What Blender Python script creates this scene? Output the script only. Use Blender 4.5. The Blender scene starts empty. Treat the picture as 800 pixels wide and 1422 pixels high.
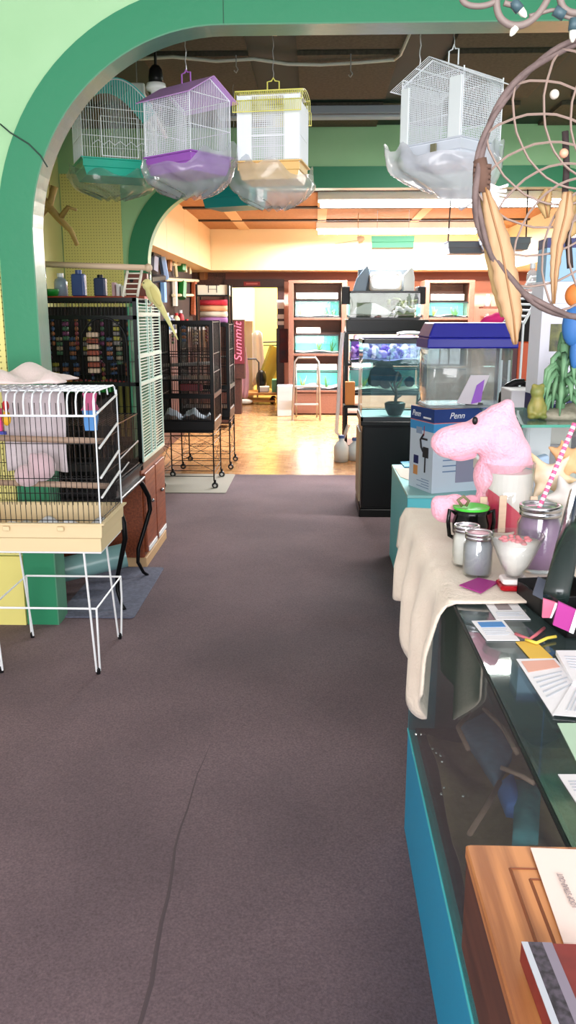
import bpy, math, random
from math import pi, sin, cos, tan, radians as R, sqrt, atan2
from mathutils import Vector as V, Matrix
random.seed(7)
S = bpy.context.scene
C = S.collection
# ------------------------------------------------------------------ camera
F = 1150.0; PITCH = R(13.3); YAW = R(1.94); EYE = V((0, 0, 1.5))
cd = bpy.data.cameras.new('camera'); cam = bpy.data.objects.new('camera', cd); C.objects.link(cam)
cd.sensor_fit = 'VERTICAL'; cd.sensor_height = 24; cd.lens = F / 1422 * 24
cd.clip_start = .02; cd.clip_end = 100
cam.location = EYE; cam.rotation_euler = (pi / 2 - PITCH, 0, YAW)
S.camera = cam
_f = V((-sin(YAW) * cos(PITCH), cos(YAW) * cos(PITCH), -sin(PITCH))); _r = V((cos(YAW), sin(YAW), 0)); _u = _r.cross(_f)
def ray(px, py): return _f + _r * ((px - 400) / F) + _u * ((711 - py) / F)
def at(px, py, Y):
    d = ray(px, py); return EYE + d * (Y / d.y)
def onz(px, py, z):
    d = ray(px, py); return EYE + d * ((z - 1.5) / d.z)
# ------------------------------------------------------------------ materials
def lin(c):
    out = []
    for v in c:
        v = v / 255.0
        out.append(v / 12.92 if v <= .04045 else ((v + .055) / 1.055) ** 2.4)
    return (*out, 1)
MATS = {}
def mat(name, rgb, rough=.6, metal=0, n=None, bump=None, spec=None, emit=None, coat=0, sheen=0, stretch=(1, 1, 1)):
    """n=(scale, rgb2, sharp) mottles two colours; bump=(scale, strength)"""
    if name in MATS: return MATS[name]
    m = bpy.data.materials.new(name); m.use_nodes = True; nt = m.node_tree; N = nt.nodes; L = nt.links
    b = N['Principled BSDF']; b.inputs['Base Color'].default_value = lin(rgb)
    if spec is None and max(rgb) < 30: spec = .25
    b.inputs['Roughness'].default_value = rough; b.inputs['Metallic'].default_value = metal
    if spec is not None: b.inputs['Specular IOR Level'].default_value = spec
    if coat: b.inputs['Coat Weight'].default_value = coat; b.inputs['Coat Roughness'].default_value = .1
    if sheen: b.inputs['Sheen Weight'].default_value = sheen
    if n or bump:
        tc = N.new('ShaderNodeTexCoord'); mp = N.new('ShaderNodeMapping'); mp.inputs['Scale'].default_value = stretch
        L.new(tc.outputs['Object'], mp.inputs['Vector'])
    if n:
        t = N.new('ShaderNodeTexNoise'); t.inputs['Scale'].default_value = n[0]; t.inputs['Detail'].default_value = 5
        L.new(mp.outputs['Vector'], t.inputs['Vector'])
        r = N.new('ShaderNodeValToRGB'); w = n[2] if len(n) > 2 else .2
        r.color_ramp.elements[0].position = .5 - w; r.color_ramp.elements[1].position = .5 + w
        r.color_ramp.elements[0].color = lin(rgb); r.color_ramp.elements[1].color = lin(n[1])
        L.new(t.outputs['Fac'], r.inputs['Fac']); L.new(r.outputs['Color'], b.inputs['Base Color'])
    if bump:
        t = N.new('ShaderNodeTexNoise'); t.inputs['Scale'].default_value = bump[0]; t.inputs['Detail'].default_value = 4
        L.new(mp.outputs['Vector'], t.inputs['Vector'])
        bp = N.new('ShaderNodeBump'); bp.inputs['Strength'].default_value = bump[1]; bp.inputs['Distance'].default_value = .01
        L.new(t.outputs['Fac'], bp.inputs['Height']); L.new(bp.outputs['Normal'], b.inputs['Normal'])
    if emit:
        b.inputs['Emission Color'].default_value = lin(emit[0]); b.inputs['Emission Strength'].default_value = emit[1]
    MATS[name] = m; return m
def glassy(name, tint=(225, 240, 238), op=.12, rough=.02, ior=1.45, milky=(220, 225, 230)):
    """thin pane: mostly clear, a fresnel reflection, a little milk"""
    if name in MATS: return MATS[name]
    m = bpy.data.materials.new(name); m.use_nodes = True; nt = m.node_tree; N = nt.nodes; L = nt.links
    N.remove(N['Principled BSDF']); o = N['Material Output']
    tr = N.new('ShaderNodeBsdfTransparent'); tr.inputs['Color'].default_value = lin(tint)
    df = N.new('ShaderNodeBsdfPrincipled'); df.inputs['Base Color'].default_value = lin(milky); df.inputs['Roughness'].default_value = .35
    gl = N.new('ShaderNodeBsdfGlossy'); gl.inputs['Roughness'].default_value = rough
    lw = N.new('ShaderNodeLayerWeight'); lw.inputs['Blend'].default_value = .5      # Schlick reflectance of a thin pane, same from both sides
    pw = N.new('ShaderNodeMath'); pw.operation = 'POWER'; pw.inputs[1].default_value = 4.0; L.new(lw.outputs['Facing'], pw.inputs[0])
    f0 = ((ior - 1) / (ior + 1)) ** 2 * 1.6
    fr = N.new('ShaderNodeMath'); fr.operation = 'MULTIPLY_ADD'; fr.inputs[1].default_value = .75; fr.inputs[2].default_value = f0; L.new(pw.outputs[0], fr.inputs[0])
    tl = N.new('ShaderNodeBsdfTranslucent'); tl.inputs['Color'].default_value = lin(milky)
    dm = N.new('ShaderNodeMixShader'); dm.inputs['Fac'].default_value = .45; L.new(df.outputs[0], dm.inputs[1]); L.new(tl.outputs[0], dm.inputs[2]); df = dm
    a = N.new('ShaderNodeMixShader'); a.inputs['Fac'].default_value = op
    L.new(tr.outputs[0], a.inputs[1]); L.new(df.outputs[0], a.inputs[2])
    b = N.new('ShaderNodeMixShader'); L.new(fr.outputs[0], b.inputs['Fac']); L.new(a.outputs[0], b.inputs[1]); L.new(gl.outputs[0], b.inputs[2])
    L.new(b.outputs[0], o.inputs['Surface']); MATS[name] = m; return m
def lamp(name, rgb, s):
    if name in MATS: return MATS[name]
    m = bpy.data.materials.new(name); m.use_nodes = True; b = m.node_tree.nodes['Principled BSDF']
    b.inputs['Base Color'].default_value = (.8, .8, .8, 1); b.inputs['Emission Color'].default_value = lin(rgb); b.inputs['Emission Strength'].default_value = s
    MATS[name] = m; return m
def pegboard(name, rgb, hole):
    m = mat(name, rgb, .7); N = m.node_tree.nodes; L = m.node_tree.links; b = N['Principled BSDF']
    tc = N.new('ShaderNodeTexCoord'); sc = N.new('ShaderNodeVectorMath'); sc.operation = 'SCALE'; sc.inputs['Scale'].default_value = 1 / .027
    fr = N.new('ShaderNodeVectorMath'); fr.operation = 'FRACTION'; sb = N.new('ShaderNodeVectorMath'); sb.operation = 'SUBTRACT'; sb.inputs[1].default_value = (.5, .5, .5)
    se = N.new('ShaderNodeSeparateXYZ'); cb = N.new('ShaderNodeCombineXYZ'); ln = N.new('ShaderNodeVectorMath'); ln.operation = 'LENGTH'
    lt = N.new('ShaderNodeMath'); lt.operation = 'LESS_THAN'; lt.inputs[1].default_value = .16
    mx = N.new('ShaderNodeMix'); mx.data_type = 'RGBA'; mx.inputs[6].default_value = lin(rgb); mx.inputs[7].default_value = lin(hole)
    L.new(tc.outputs['Object'], sc.inputs[0]); L.new(sc.outputs[0], fr.inputs[0]); L.new(fr.outputs[0], sb.inputs[0]); L.new(sb.outputs[0], se.inputs[0])
    L.new(se.outputs['X'], cb.inputs['X']); L.new(se.outputs['Z'], cb.inputs['Z']); L.new(cb.outputs[0], ln.inputs[0]); L.new(ln.outputs['Value'], lt.inputs[0])
    L.new(lt.outputs[0], mx.inputs[0]); L.new(mx.outputs[2], b.inputs['Base Color']); return m
def woodmat(name, a, c, rough=.45, scale=6, axis=(14, 1, 14)):
    return mat(name, a, rough, n=(scale, c, .12), stretch=axis, bump=(scale * 4, .05))
WHITE = mat('white_enamel', (238, 241, 243), .35)
WIREW = mat('white_wire', (236, 242, 248), .35)
BLACK = mat('black_plastic', (16, 16, 18), .4)
WIREB = mat('black_wire', (20, 20, 22), .35, .3)
CHROME = mat('chrome', (210, 212, 215), .15, 1)
STEEL = mat('brushed_steel', (150, 152, 155), .35, 1)
GREYW = mat('grey_wire', (165, 168, 172), .4, .5)
DGREEN = mat('green_trim_paint', (38, 132, 92), .45, bump=(30, .08))
LGREEN = mat('pale_green_wall_paint', (160, 207, 158), .75, n=(2.5, (172, 216, 170), .25))
CREAM = mat('cream_paint', (232, 210, 165), .7)
CREAMP = mat('cream_panel_paint', (222, 196, 150), .6)
YELLOW = mat('yellow_paint', (240, 224, 130), .7)
YGREEN = mat('yellow_green_wall_paint', (204, 204, 146), .7)
PEG = pegboard('yellow_pegboard', (226, 218, 138), (150, 142, 78))
BROWNC = mat('brown_ceiling_panel', (88, 82, 70), .9, n=(45, (66, 62, 52), .2))
TANC = mat('tan_ceiling_panel', (168, 122, 76), .85, n=(30, (150, 106, 66), .2))
DARKB = mat('dark_green_ceiling_beam', (22, 44, 36), .7)
CORAL = mat('coral_wall_paint', (222, 168, 146), .7)
DWOOD = woodmat('dark_brown_wood', (70, 36, 28), (48, 24, 20))
RACKW = woodmat('rack_brown_wood', (126, 82, 64), (104, 64, 50))
CABW = woodmat('orange_brown_cabinet_wood', (146, 74, 40), (116, 54, 28), .4)
PANELW = woodmat('wall_panelling_wood', (98, 62, 46), (70, 42, 32), .5)
OAK = mat('oak', (200, 134, 80), .4, n=(75, (148, 90, 50), .13), stretch=(1, .045, 1), bump=(150, .05))
OAKD = mat('dark_oak_side', (86, 48, 34), .5, n=(75, (60, 32, 24), .15), stretch=(1, .06, 1))
LWOOD = mat('pale_wood', (220, 192, 168), .6, n=(12, (204, 176, 150)), stretch=(1, 1, 8))
CYAN = mat('turquoise_paint', (30, 152, 196), .45, bump=(40, .05))
CYANL = mat('light_turquoise_paint', (96, 206, 218), .45)
BEIGE = mat('beige_plastic', (226, 204, 160), .4)
TEALP = mat('teal_plastic', (20, 176, 150), .35)
TEALD = mat('deep_teal_plastic', (0, 140, 142), .35)
AQUAP = mat('aqua_plastic', (70, 208, 208), .35)
PURP = mat('purple_plastic', (160, 96, 190), .35)
LPURP = mat('light_purple_plastic', (204, 158, 222), .35)
YELP = mat('yellow_wire_plastic', (226, 222, 110), .35)
TRAYY = mat('pale_orange_plastic', (232, 192, 120), .4)
BAG = glassy('thin_plastic_bag', (243, 246, 249), .3, .15, 1.3, (236, 240, 244))
BAGG = glassy('grey_plastic_bag', (228, 236, 232), .2, .15, 1.3, (190, 205, 200))
BAGW = glassy('cloudy_white_bag', (250, 250, 252), .6, .2, 1.3, (240, 243, 250))
GLASS = glassy('clear_glass', (251, 253, 252), .02)
GLASSC = glassy('counter_glass', (240, 247, 245), .03, .03, 1.4, (120, 140, 145))
GLASST = glassy('counter_top_glass', (228, 240, 238), .13, .03, 1.5, (150, 172, 178))  # grey-teal milk in the pane stands for light reflected off the top
ACRYL = glassy('clear_acrylic', (228, 236, 238), .16, .05, 1.45, (180, 190, 196))
PAPER = mat('white_paper', (236, 236, 238), .7)
BLUEP = mat('royal_blue_plastic', (22, 28, 150), .35)
BOXB = mat('box_blue_print', (18, 56, 128), .5)
BOXW = mat('box_pale_print', (206, 220, 236), .5)
SKYB = mat('box_sky_blue_print', (60, 150, 214), .5)
CARD = mat('kraft_cardboard', (214, 168, 140), .8)
NAVY = mat('navy_print', (18, 28, 92), .5)
MAGENTA = mat('magenta_print', (160, 40, 130), .5)
RED = mat('red_plastic', (176, 24, 32), .4)
GREENP = mat('green_plastic', (10, 130, 40), .4)
CAPT = mat('dark_print', (40, 40, 46), .6)
# ------------------------------------------------------------------ mesh building
class MB:
    def __init__(s): s.v = []; s.f = []; s.m = []; s.k = 0
    def add(s, vs, fs):
        o = len(s.v); s.v += [tuple(v) for v in vs]; s.f += [tuple(i + o for i in f) for f in fs]; s.m += [s.k] * len(fs); return s
    def mi(s, k): s.k = k; return s
    def box(s, x0, x1, y0, y1, z0, z1, M=None, taper=1.0):
        xc, yc = (x0 + x1) / 2, (y0 + y1) / 2
        vs = [V((x, y, z0)) for x, y in ((x0, y0), (x1, y0), (x1, y1), (x0, y1))]
        vs += [V((xc + (x - xc) * taper, yc + (y - yc) * taper, z1)) for x, y in ((x0, y0), (x1, y0), (x1, y1), (x0, y1))]
        if M: vs = [M @ v for v in vs]
        return s.add(vs, [(3, 2, 1, 0), (4, 5, 6, 7), (0, 1, 5, 4), (1, 2, 6, 5), (2, 3, 7, 6), (3, 0, 4, 7)])
    def bevbox(s, x0, x1, y0, y1, z0, z1, b=.01, n=3):
        """box with rounded vertical edges and a small top chamfer"""
        pts = []
        for cx, cy, a0 in ((x1 - b, y1 - b, 0), (x0 + b, y1 - b, 90), (x0 + b, y0 + b, 180), (x1 - b, y0 + b, 270)):
            for i in range(n + 1):
                a = R(a0 + 90 * i / n); pts.append((cx + b * cos(a), cy + b * sin(a)))
        k = len(pts); cx, cy = (x0 + x1) / 2, (y0 + y1) / 2; c = min(b * .5, (z1 - z0) * .3)
        def ins(p, e): return (p[0] + (e if p[0] < cx else -e), p[1] + (e if p[1] < cy else -e))
        vs = [(*ins(p, c), z0) for p in pts] + [(*p, z0 + c) for p in pts] + [(*p, z1 - c) for p in pts] + [(*ins(p, c), z1) for p in pts]
        fs = [tuple(range(k - 1, -1, -1)), tuple(range(3 * k, 4 * k))]
        for l in range(3):
            for i in range(k):
                j = (i + 1) % k; fs.append((l * k + i, l * k + j, (l + 1) * k + j, (l + 1) * k + i))
        return s.add(vs, fs)
    def tube(s, pts, r, n=4, cap=True, r2=None):
        pts = [V(p) for p in pts]; m = len(pts); rings = []
        up = None
        for i, p in enumerate(pts):
            d = (pts[min(i + 1, m - 1)] - pts[max(i - 1, 0)])
            if d.length < 1e-9: d = V((0, 0, 1))
            d.normalize()
            if up is None:
                up = V((0, 0, 1)) if abs(d.z) < .9 else V((1, 0, 0))
            a = d.cross(up)
            if a.length < 1e-4: a = d.cross(V((1, .3, 0)))
            a.normalize(); b = a.cross(d).normalized(); up = b
            rr = r if r2 is None else r + (r2 - r) * i / max(1, m - 1)
            if callable(r): rr = r(i / max(1, m - 1))
            rings.append([p + a * cos(2 * pi * k / n + pi / n) * rr + b * sin(2 * pi * k / n + pi / n) * rr for k in range(n)])
        vs = [v for q in rings for v in q]; fs = []
        for i in range(m - 1):
            for k in range(n):
                j = (k + 1) % n; fs.append((i * n + k, i * n + j, (i + 1) * n + j, (i + 1) * n + k))
        if cap: fs += [tuple(range(n - 1, -1, -1)), tuple(range((m - 1) * n, m * n))]
        return s.add(vs, fs)
    def lathe(s, prof, c=(0, 0, 0), n=24, M=None):
        vs = []; fs = []; k = len(prof)
        for i in range(n):
            a = 2 * pi * i / n
            for r, z in prof:
                v = V((r * cos(a), r * sin(a), z)); v = (M @ v if M else v) + V(c); vs.append(v)
        for i in range(n):
            j = (i + 1) % n
            for q in range(k - 1): fs.append((i * k + q, j * k + q, j * k + q + 1, i * k + q + 1))
        return s.add(vs, fs)
    def ell(s, c, r, M=None, n=16, h=10):
        vs = []; fs = []
        for i in range(h + 1):
            t = pi * i / h
            for k in range(n):
                a = 2 * pi * k / n
                v = V((r[0] * sin(t) * cos(a), r[1] * sin(t) * sin(a), r[2] * cos(t))); v = (M @ v if M else v) + V(c); vs.append(v)
        for i in range(h):
            for k in range(n):
                j = (k + 1) % n; fs.append((i * n + k, (i + 1) * n + k, (i + 1) * n + j, i * n + j))
        return s.add(vs, fs)
    def prism(s, poly, fn, lo, hi):
        """poly: 2D outline; fn(a, b, t) -> 3D point"""
        k = len(poly); vs = [fn(a, b, lo) for a, b in poly] + [fn(a, b, hi) for a, b in poly]
        fs = [tuple(range(k - 1, -1, -1)), tuple(range(k, 2 * k))] + [(i, (i + 1) % k, k + (i + 1) % k, k + i) for i in range(k)]
        return s.add(vs, fs)
    def grid(s, fn, nu, nv):
        vs = [fn(i / nu, j / nv) for i in range(nu + 1) for j in range(nv + 1)]
        return s.add(vs, [(i * (nv + 1) + j, (i + 1) * (nv + 1) + j, (i + 1) * (nv + 1) + j + 1, i * (nv + 1) + j + 1) for i in range(nu) for j in range(nv)])
    def build(s, name, mats, parent=None, smooth=False, solid=0, sub=0, remesh=0, bevel=0, **kw):
        me = bpy.data.meshes.new(name); vs = [V(v) for v in s.v]
        lo = V([min(v[i] for v in vs) for i in range(3)]); hi = V([max(v[i] for v in vs) for i in range(3)])
        o0 = V(((lo.x + hi.x) / 2, (lo.y + hi.y) / 2, lo.z))
        me.from_pydata([v - o0 for v in vs], [], s.f); me.update()
        if not isinstance(mats, (list, tuple)): mats = [mats]
        for m in mats: me.materials.append(m)
        for p, k in zip(me.polygons, s.m): p.material_index = min(k, len(mats) - 1); p.use_smooth = smooth
        import bmesh
        bm = bmesh.new(); bm.from_mesh(me); bmesh.ops.recalc_face_normals(bm, faces=bm.faces); bm.to_mesh(me); bm.free()
        o = bpy.data.objects.new(name, me); C.objects.link(o); o.location = o0
        if parent: o.parent = parent
        if solid: q = o.modifiers.new('solid', 'SOLIDIFY'); q.thickness = solid; q.offset = 0
        if bevel: q = o.modifiers.new('bevel', 'BEVEL'); q.width = bevel; q.segments = 2; q.limit_method = 'ANGLE'
        if remesh:
            q = o.modifiers.new('remesh', 'REMESH'); q.mode = 'VOXEL'; q.voxel_size = remesh; q.use_smooth_shade = True
            q = o.modifiers.new('smooth', 'SMOOTH'); q.iterations = 6; q.factor = .6
        if sub: q = o.modifiers.new('sub', 'SUBSURF'); q.levels = sub; q.render_levels = sub
        if kw: tag(o, **kw)
        return o
def tag(o, label=None, cat=None, group=None, kind=None):
    if label: o['label'] = label
    if cat: o['category'] = cat
    if group: o['group'] = group
    if kind: o['kind'] = kind
    return o
def thing(name, label, cat, loc=(0, 0, 0), rz=0, group=None):
    o = bpy.data.objects.new(name, None); C.objects.link(o); o.location = loc; o.rotation_euler = (0, 0, rz)
    o.empty_display_size = .1
    return tag(o, label, cat, group)
def kids(o): return [c for c in C.objects if c.parent == o]
def dup(o, loc=None, rz=None, label=None, parent=None, scale=None, rot=None):
    c = o.copy(); C.objects.link(c)
    if parent: c.parent = parent
    if loc is not None: c.location = loc
    if rz is not None: c.rotation_euler = (0, 0, rz)
    if rot is not None: c.rotation_euler = rot
    if scale is not None: c.scale = scale
    if label: c['label'] = label
    for k in kids(o): dup(k, parent=c)
    return c
def struct(name, mb, m, **k): return tag(mb.build(name, m, **k), kind='structure')
def text(s, size, m, parent, loc, rot, name='lettering', ext=.0008, align='CENTER', shear=0, sx=1):
    cu = bpy.data.curves.new(name, 'FONT'); cu.body = s; cu.size = size; cu.extrude = ext; cu.align_x = align; cu.align_y = 'CENTER'; cu.shear = shear
    cu.materials.append(m); o = bpy.data.objects.new(name, cu); C.objects.link(o); o.location = loc; o.rotation_euler = rot; o.scale = (sx, 1, 1)
    if parent: o.parent = parent
    return o
def rbox(x0, x1, y0, y1, z0, z1): return MB().box(x0, x1, y0, y1, z0, z1)
def wall_with_arch(name, Y0, Y1, X0, X1, z1, xl, xr, zs, r, trim_w, trim_name, trim_out=.015):
    """wall with an opening xl..xr whose two upper corners are rounded with radius r; spring height zs"""
    top = zs + r
    arc = [(xl + r - r * cos(a), zs + r * sin(a)) for a in [R(90 * i / 24) for i in range(25)]]
    arc += [(xr - r + r * sin(a), zs + r * cos(a)) for a in [R(90 * i / 24) for i in range(25)]]
    m = MB()
    def strip(prof_in, prof_out, ya, yb, mb):
        k = len(prof_in); vs = []
        for (a, b), (c, d) in zip(prof_in, prof_out): vs += [(a, ya, b), (c, ya, d), (a, yb, b), (c, yb, d)]
        fs = []
        for i in range(k - 1):
            p = 4 * i; q = p + 4
            fs += [(p, p + 1, q + 1, q), (p + 2, q + 2, q + 3, p + 3), (p, q, q + 2, p + 2), (p + 1, p + 3, q + 3, q + 1)]
        fs += [(0, 2, 3, 1), (4 * k - 4, 4 * k - 3, 4 * k - 1, 4 * k - 2)]
        mb.add(vs, fs)
    # left, right solid parts and the part above
    inn = [(xl, 0)] + arc + [(xr, 0)]
    def outp(p):
        i = arc.index(p) if p in arc else -1
        return i
    out = []
    n = len(arc)
    for i, p in enumerate(inn):
        if i == 0: out.append((X0, 0))
        elif i == len(inn) - 1: out.append((X1, 0))
        else:
            j = i - 1
            if j <= 12: out.append((X0, zs + (z1 - zs) * j / 12))
            elif j <= 24: out.append((X0 + (xl + r - X0) * (j - 12) / 12, z1))
            elif j <= 37: out.append((xr - r + (X1 - xr + r) * (j - 25) / 12, z1))
            else: out.append((X1, z1 - (z1 - zs) * (j - 37) / 12))
    strip(inn, out, Y0, Y1, m)
    w = struct(name, m, LGREEN)
    t = MB(); o2 = [(xl - trim_w, 0)]
    for i, p in enumerate(arc):
        if i < 25: a = R(90 * i / 24); o2.append((xl + r - (r + trim_w) * cos(a), zs + (r + trim_w) * sin(a)))
        else: a = R(90 * (i - 25) / 24); o2.append((xr - r + (r + trim_w) * sin(a), zs + (r + trim_w) * cos(a)))
    o2.append((xr + trim_w, 0))
    strip(inn, o2, Y0 - trim_out, Y0 - .0005, t)
    # lining of the opening
    i2 = []
    for i, p in enumerate(inn):
        if i == 0: i2.append((p[0] + .004, 0))
        elif i == len(inn) - 1: i2.append((p[0] - .004, 0))
        else: i2.append(p)
    inn_in = [(xl + .006, 0)] + [(xl + r - (r - .006) * cos(R(90 * i / 24)), zs + (r - .006) * sin(R(90 * i / 24))) for i in range(25)] + \
             [(xr - r + (r - .006) * sin(R(90 * i / 24)), zs + (r - .006) * cos(R(90 * i / 24))) for i in range(25)] + [(xr - .006, 0)]
    t.mi(1); strip(inn_in, inn, Y0 - trim_out, Y1, t)
    # butt joints between the trim boards
    struct(trim_name, t, [DGREEN, mat('lit_green_lining_paint', (84, 140, 112), .3, bump=(20, .1))])  # lining green paler than the trim, the light on the soffit put into it
    return w
# ================================================================== THE SETTING
ZC = 3.15      # ceiling of the front rooms
ZB = 2.81      # ceiling of the back room
YA, YA2 = 3.87, 4.0
YM, YM2 = 8.1, 8.23
carpet = mat('carpet', (124, 103, 108), .95, n=(160, (88, 72, 77), .25), bump=(500, .35))
nt = carpet.node_tree; N = nt.nodes; L = nt.links
b = N['Principled BSDF']; src = b.inputs['Base Color'].links[0].from_socket
big = N.new('ShaderNodeTexNoise'); big.inputs['Scale'].default_value = 1.3; big.inputs['Detail'].default_value = 3
tc = [n for n in N if n.type == 'TEX_COORD'][0]; L.new(tc.outputs['Object'], big.inputs['Vector'])
rp = N.new('ShaderNodeValToRGB'); rp.color_ramp.elements[0].position = .35; rp.color_ramp.elements[0].color = (.68, .68, .7, 1)
rp.color_ramp.elements[1].position = .62; rp.color_ramp.elements[1].color = (1, 1, 1, 1); L.new(big.outputs['Fac'], rp.inputs['Fac'])
mx = N.new('ShaderNodeMix'); mx.data_type = 'RGBA'; mx.blend_type = 'MULTIPLY'; mx.inputs[0].default_value = 1
L.new(src, mx.inputs[6]); L.new(rp.outputs['Color'], mx.inputs[7]); L.new(mx.outputs[2], b.inputs['Base Color'])
struct('floor', rbox(-2.6, 3.6, -3.0, 7.92, -.06, 0), carpet)
# a lifted seam in the carpet
sm = MB(); sm.tube([(-.385 + .012 * sin(y * 5) + .004 * sin(y * 17), y, -.0095) for y in [.6 + .1 * i for i in range(22)]], lambda t: .0115 - .0018 * abs(2 * t - 1), 10)
struct('floor_carpet_seam', sm, mat('carpet_ridge', (74, 61, 65), .95))
# parquet of the back room
tile = mat('parquet', (196, 140, 82), .22, spec=.6)
nt = tile.node_tree; N = nt.nodes; L = nt.links; b = N['Principled BSDF']
tc = N.new('ShaderNodeTexCoord'); br = N.new('ShaderNodeTexBrick'); br.inputs['Scale'].default_value = 6.5
br.inputs['Color1'].default_value = lin((182, 138, 92)); br.inputs['Color2'].default_value = lin((158, 112, 70)); br.inputs['Mortar'].default_value = lin((150, 108, 68))
br.inputs['Mortar Size'].default_value = .008; br.offset = .5; br.inputs['Row Height'].default_value = .5; br.inputs['Brick Width'].default_value = .5
L.new(tc.outputs['Object'], br.inputs['Vector']); L.new(br.outputs['Color'], b.inputs['Base Color'])
bn = N.new('ShaderNodeTexNoise'); bn.inputs['Scale'].default_value = 7; bp = N.new('ShaderNodeBump'); bp.inputs['Strength'].default_value = .12; bp.inputs['Distance'].default_value = .02
L.new(tc.outputs['Object'], bn.inputs['Vector']); L.new(bn.outputs['Fac'], bp.inputs['Height']); L.new(bp.outputs['Normal'], b.inputs['Normal'])
struct('floor_parquet', rbox(-2.6, 3.8, 7.92, 17.1, -.06, -.003), tile)
# walls
OFFW = mat('off_white_front_paint', (226, 222, 220), .75)
struct('wall_left_front', rbox(-2.6, -2.4, -3, 3.87, 0, ZC), OFFW)
struct('wall_right_front', rbox(3.4, 3.6, -3, 3.87, 0, ZC), OFFW)
struct('wall_left', rbox(-2.6, -2.4, 3.87, 8.1, 0, ZC), YGREEN)
struct('wall_right', rbox(3.4, 3.6, 3.87, 8.1, 0, ZC), LGREEN)
struct('ceiling_front', rbox(-2.6, 3.6, -3, 3.87, ZC, ZC + .1), mat('front_ceiling_paint', (214, 212, 210), .8))
wall_with_arch('wall_arch_front', YA, YA2, -2.4, 3.4, ZC + .12, -1.28, 2.75, 1.83, .87, .152, 'trim_front_arch')
wall_with_arch('wall_arch_middle', YM, YM2, -2.4, 3.4, ZC + .12, -1.60, 2.75, 1.99, .66, .18, 'trim_middle_arch')
jm = MB()
p = at(310, 10, YA - .017); jm.box(p.x - .002, p.x + .002, YA - .0165, YA - .0148, 2.70, 2.868)
struct('trim_joint', jm, mat('joint_dark_green_paint', (24, 84, 60), .6))  # dark green line marking the butt joint of the trim
# yellow pegboard skirting panel left of the front arch
struct('wall_pegboard_front', rbox(-2.38, -1.44, YA - .014, YA - .001, .36, 1.93), PEG)
struct('baseboard_front', rbox(-2.38, -1.437, YA - .024, YA - .001, 0, .355), mat('plain_yellow_panel', (232, 222, 130), .6))
struct('wall_pegboard_middle', rbox(-2.39, -1.83, YM - .012, YM - .001, .9, 2.78), PEG)
struct('trim_1', rbox(-2.4, -2.37, 6.35, 6.4, 0, 2.9), YELLOW)
# ceiling of the middle bay: dark beams, brown panels between them
cm = MB(); cm.box(-2.6, 3.6, YA, 8.23, ZC + .03, ZC + .1)
cm.mi(1)
xs = [(-2.35, -1.45), (-1.16, -.46), (-.14, .52), (.84, 1.62), (1.95, 2.6), (2.75, 3.35)]
ys = [(4.05, 5.02), (5.06, 5.80), (5.92, 7.05), (7.28, 8.02)]
for a, b_ in xs:
    for c, d in ys: cm.box(a, b_, c, d, ZC, ZC + .05)
struct('ceiling_middle', cm, [DARKB, BROWNC])
# back room
struct('ceiling_back', MB().box(-2.6, 3.8, 8.23, 14.2, ZB, ZB + .1).mi(1).box(-2.6, 3.8, 9.3, 9.42, ZB - .02, ZB).box(-2.6, 3.8, 10.7, 10.82, ZB - .02, ZB).box(-2.6, 3.8, 12.1, 12.2, ZB - .02, ZB)
       .mi(2).box(-1.2, -1.05, 8.23, 13.4, ZB - .015, ZB - .001).box(.0, .12, 8.23, 13.4, ZB - .015, ZB - .001).box(1.3, 1.42, 8.23, 13.4, ZB - .015, ZB - .001),
       [TANC, mat('ceiling_dark_batten', (52, 38, 28), .8), mat('ceiling_pale_batten', (206, 176, 134), .8)])
sl = MB()
for i in range(4): sl.box(-2.35, -1.66, 8.24 + 1.29 * i, 8.24 + 1.29 * (i + 1) - .008, 2.2, ZB)
struct('wall_soffit_left', sl, CREAMP)
struct('wall_soffit_back', rbox(-2.35, 3.6, 13.42, 14.1, 2.2, ZB), CREAM)
struct('wall_soffit_right', rbox(2.92, 3.6, 8.24, 13.42, 2.2, ZB), CREAM)
struct('wall_back_left', rbox(-2.6, -2.35, 8.23, 14.1, 0, ZB), mat('dark_left_wall', (58, 36, 30), .7, n=(3, (44, 28, 26))))
struct('wall_back_right', rbox(3.6, 3.8, 8.23, 14.3, 0, ZB), CORAL)
wb = MB(); wb.box(-2.6, -1.42, 14.1, 14.25, 0, ZB).mi(1).box(-.64, 3.8, 14.1, 14.25, 0, ZB).box(-1.42, -.64, 14.1, 14.25, 1.96, ZB)
struct('wall_back', wb, [PANELW, CORAL])
struct('trim_2', rbox(-1.5, 3.6, 14.05, 14.1, 2.06, 2.2), mat('brown_picture_rail', (120, 72, 58), .6))
d = thing('doorway_frame', 'dark brown doorway frame into the bright yellow storeroom', 'door frame', (-1.03, 14.08, 0)); d['kind'] = 'structure'; d.name = 'door_1'
del d['category']; del d['label']
MB().box(-.49, -.38, -.06, .1, 0, 1.97).box(.38, .49, -.06, .1, 0, 1.97).box(-.49, .49, -.06, .1, 1.96, 2.09).build('door_frame', DWOOD, d)
MB().bevbox(-.17, .1, -.075, -.06, 1.985, 2.05, .004).build('door_sign', mat('red_sign', (150, 36, 40), .5), d)
MB().box(-.13, .06, -.0765, -.0751, 2.005, 2.03).build('faded_print', mat('pale_red_letter', (206, 110, 104), .5), d)
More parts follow.
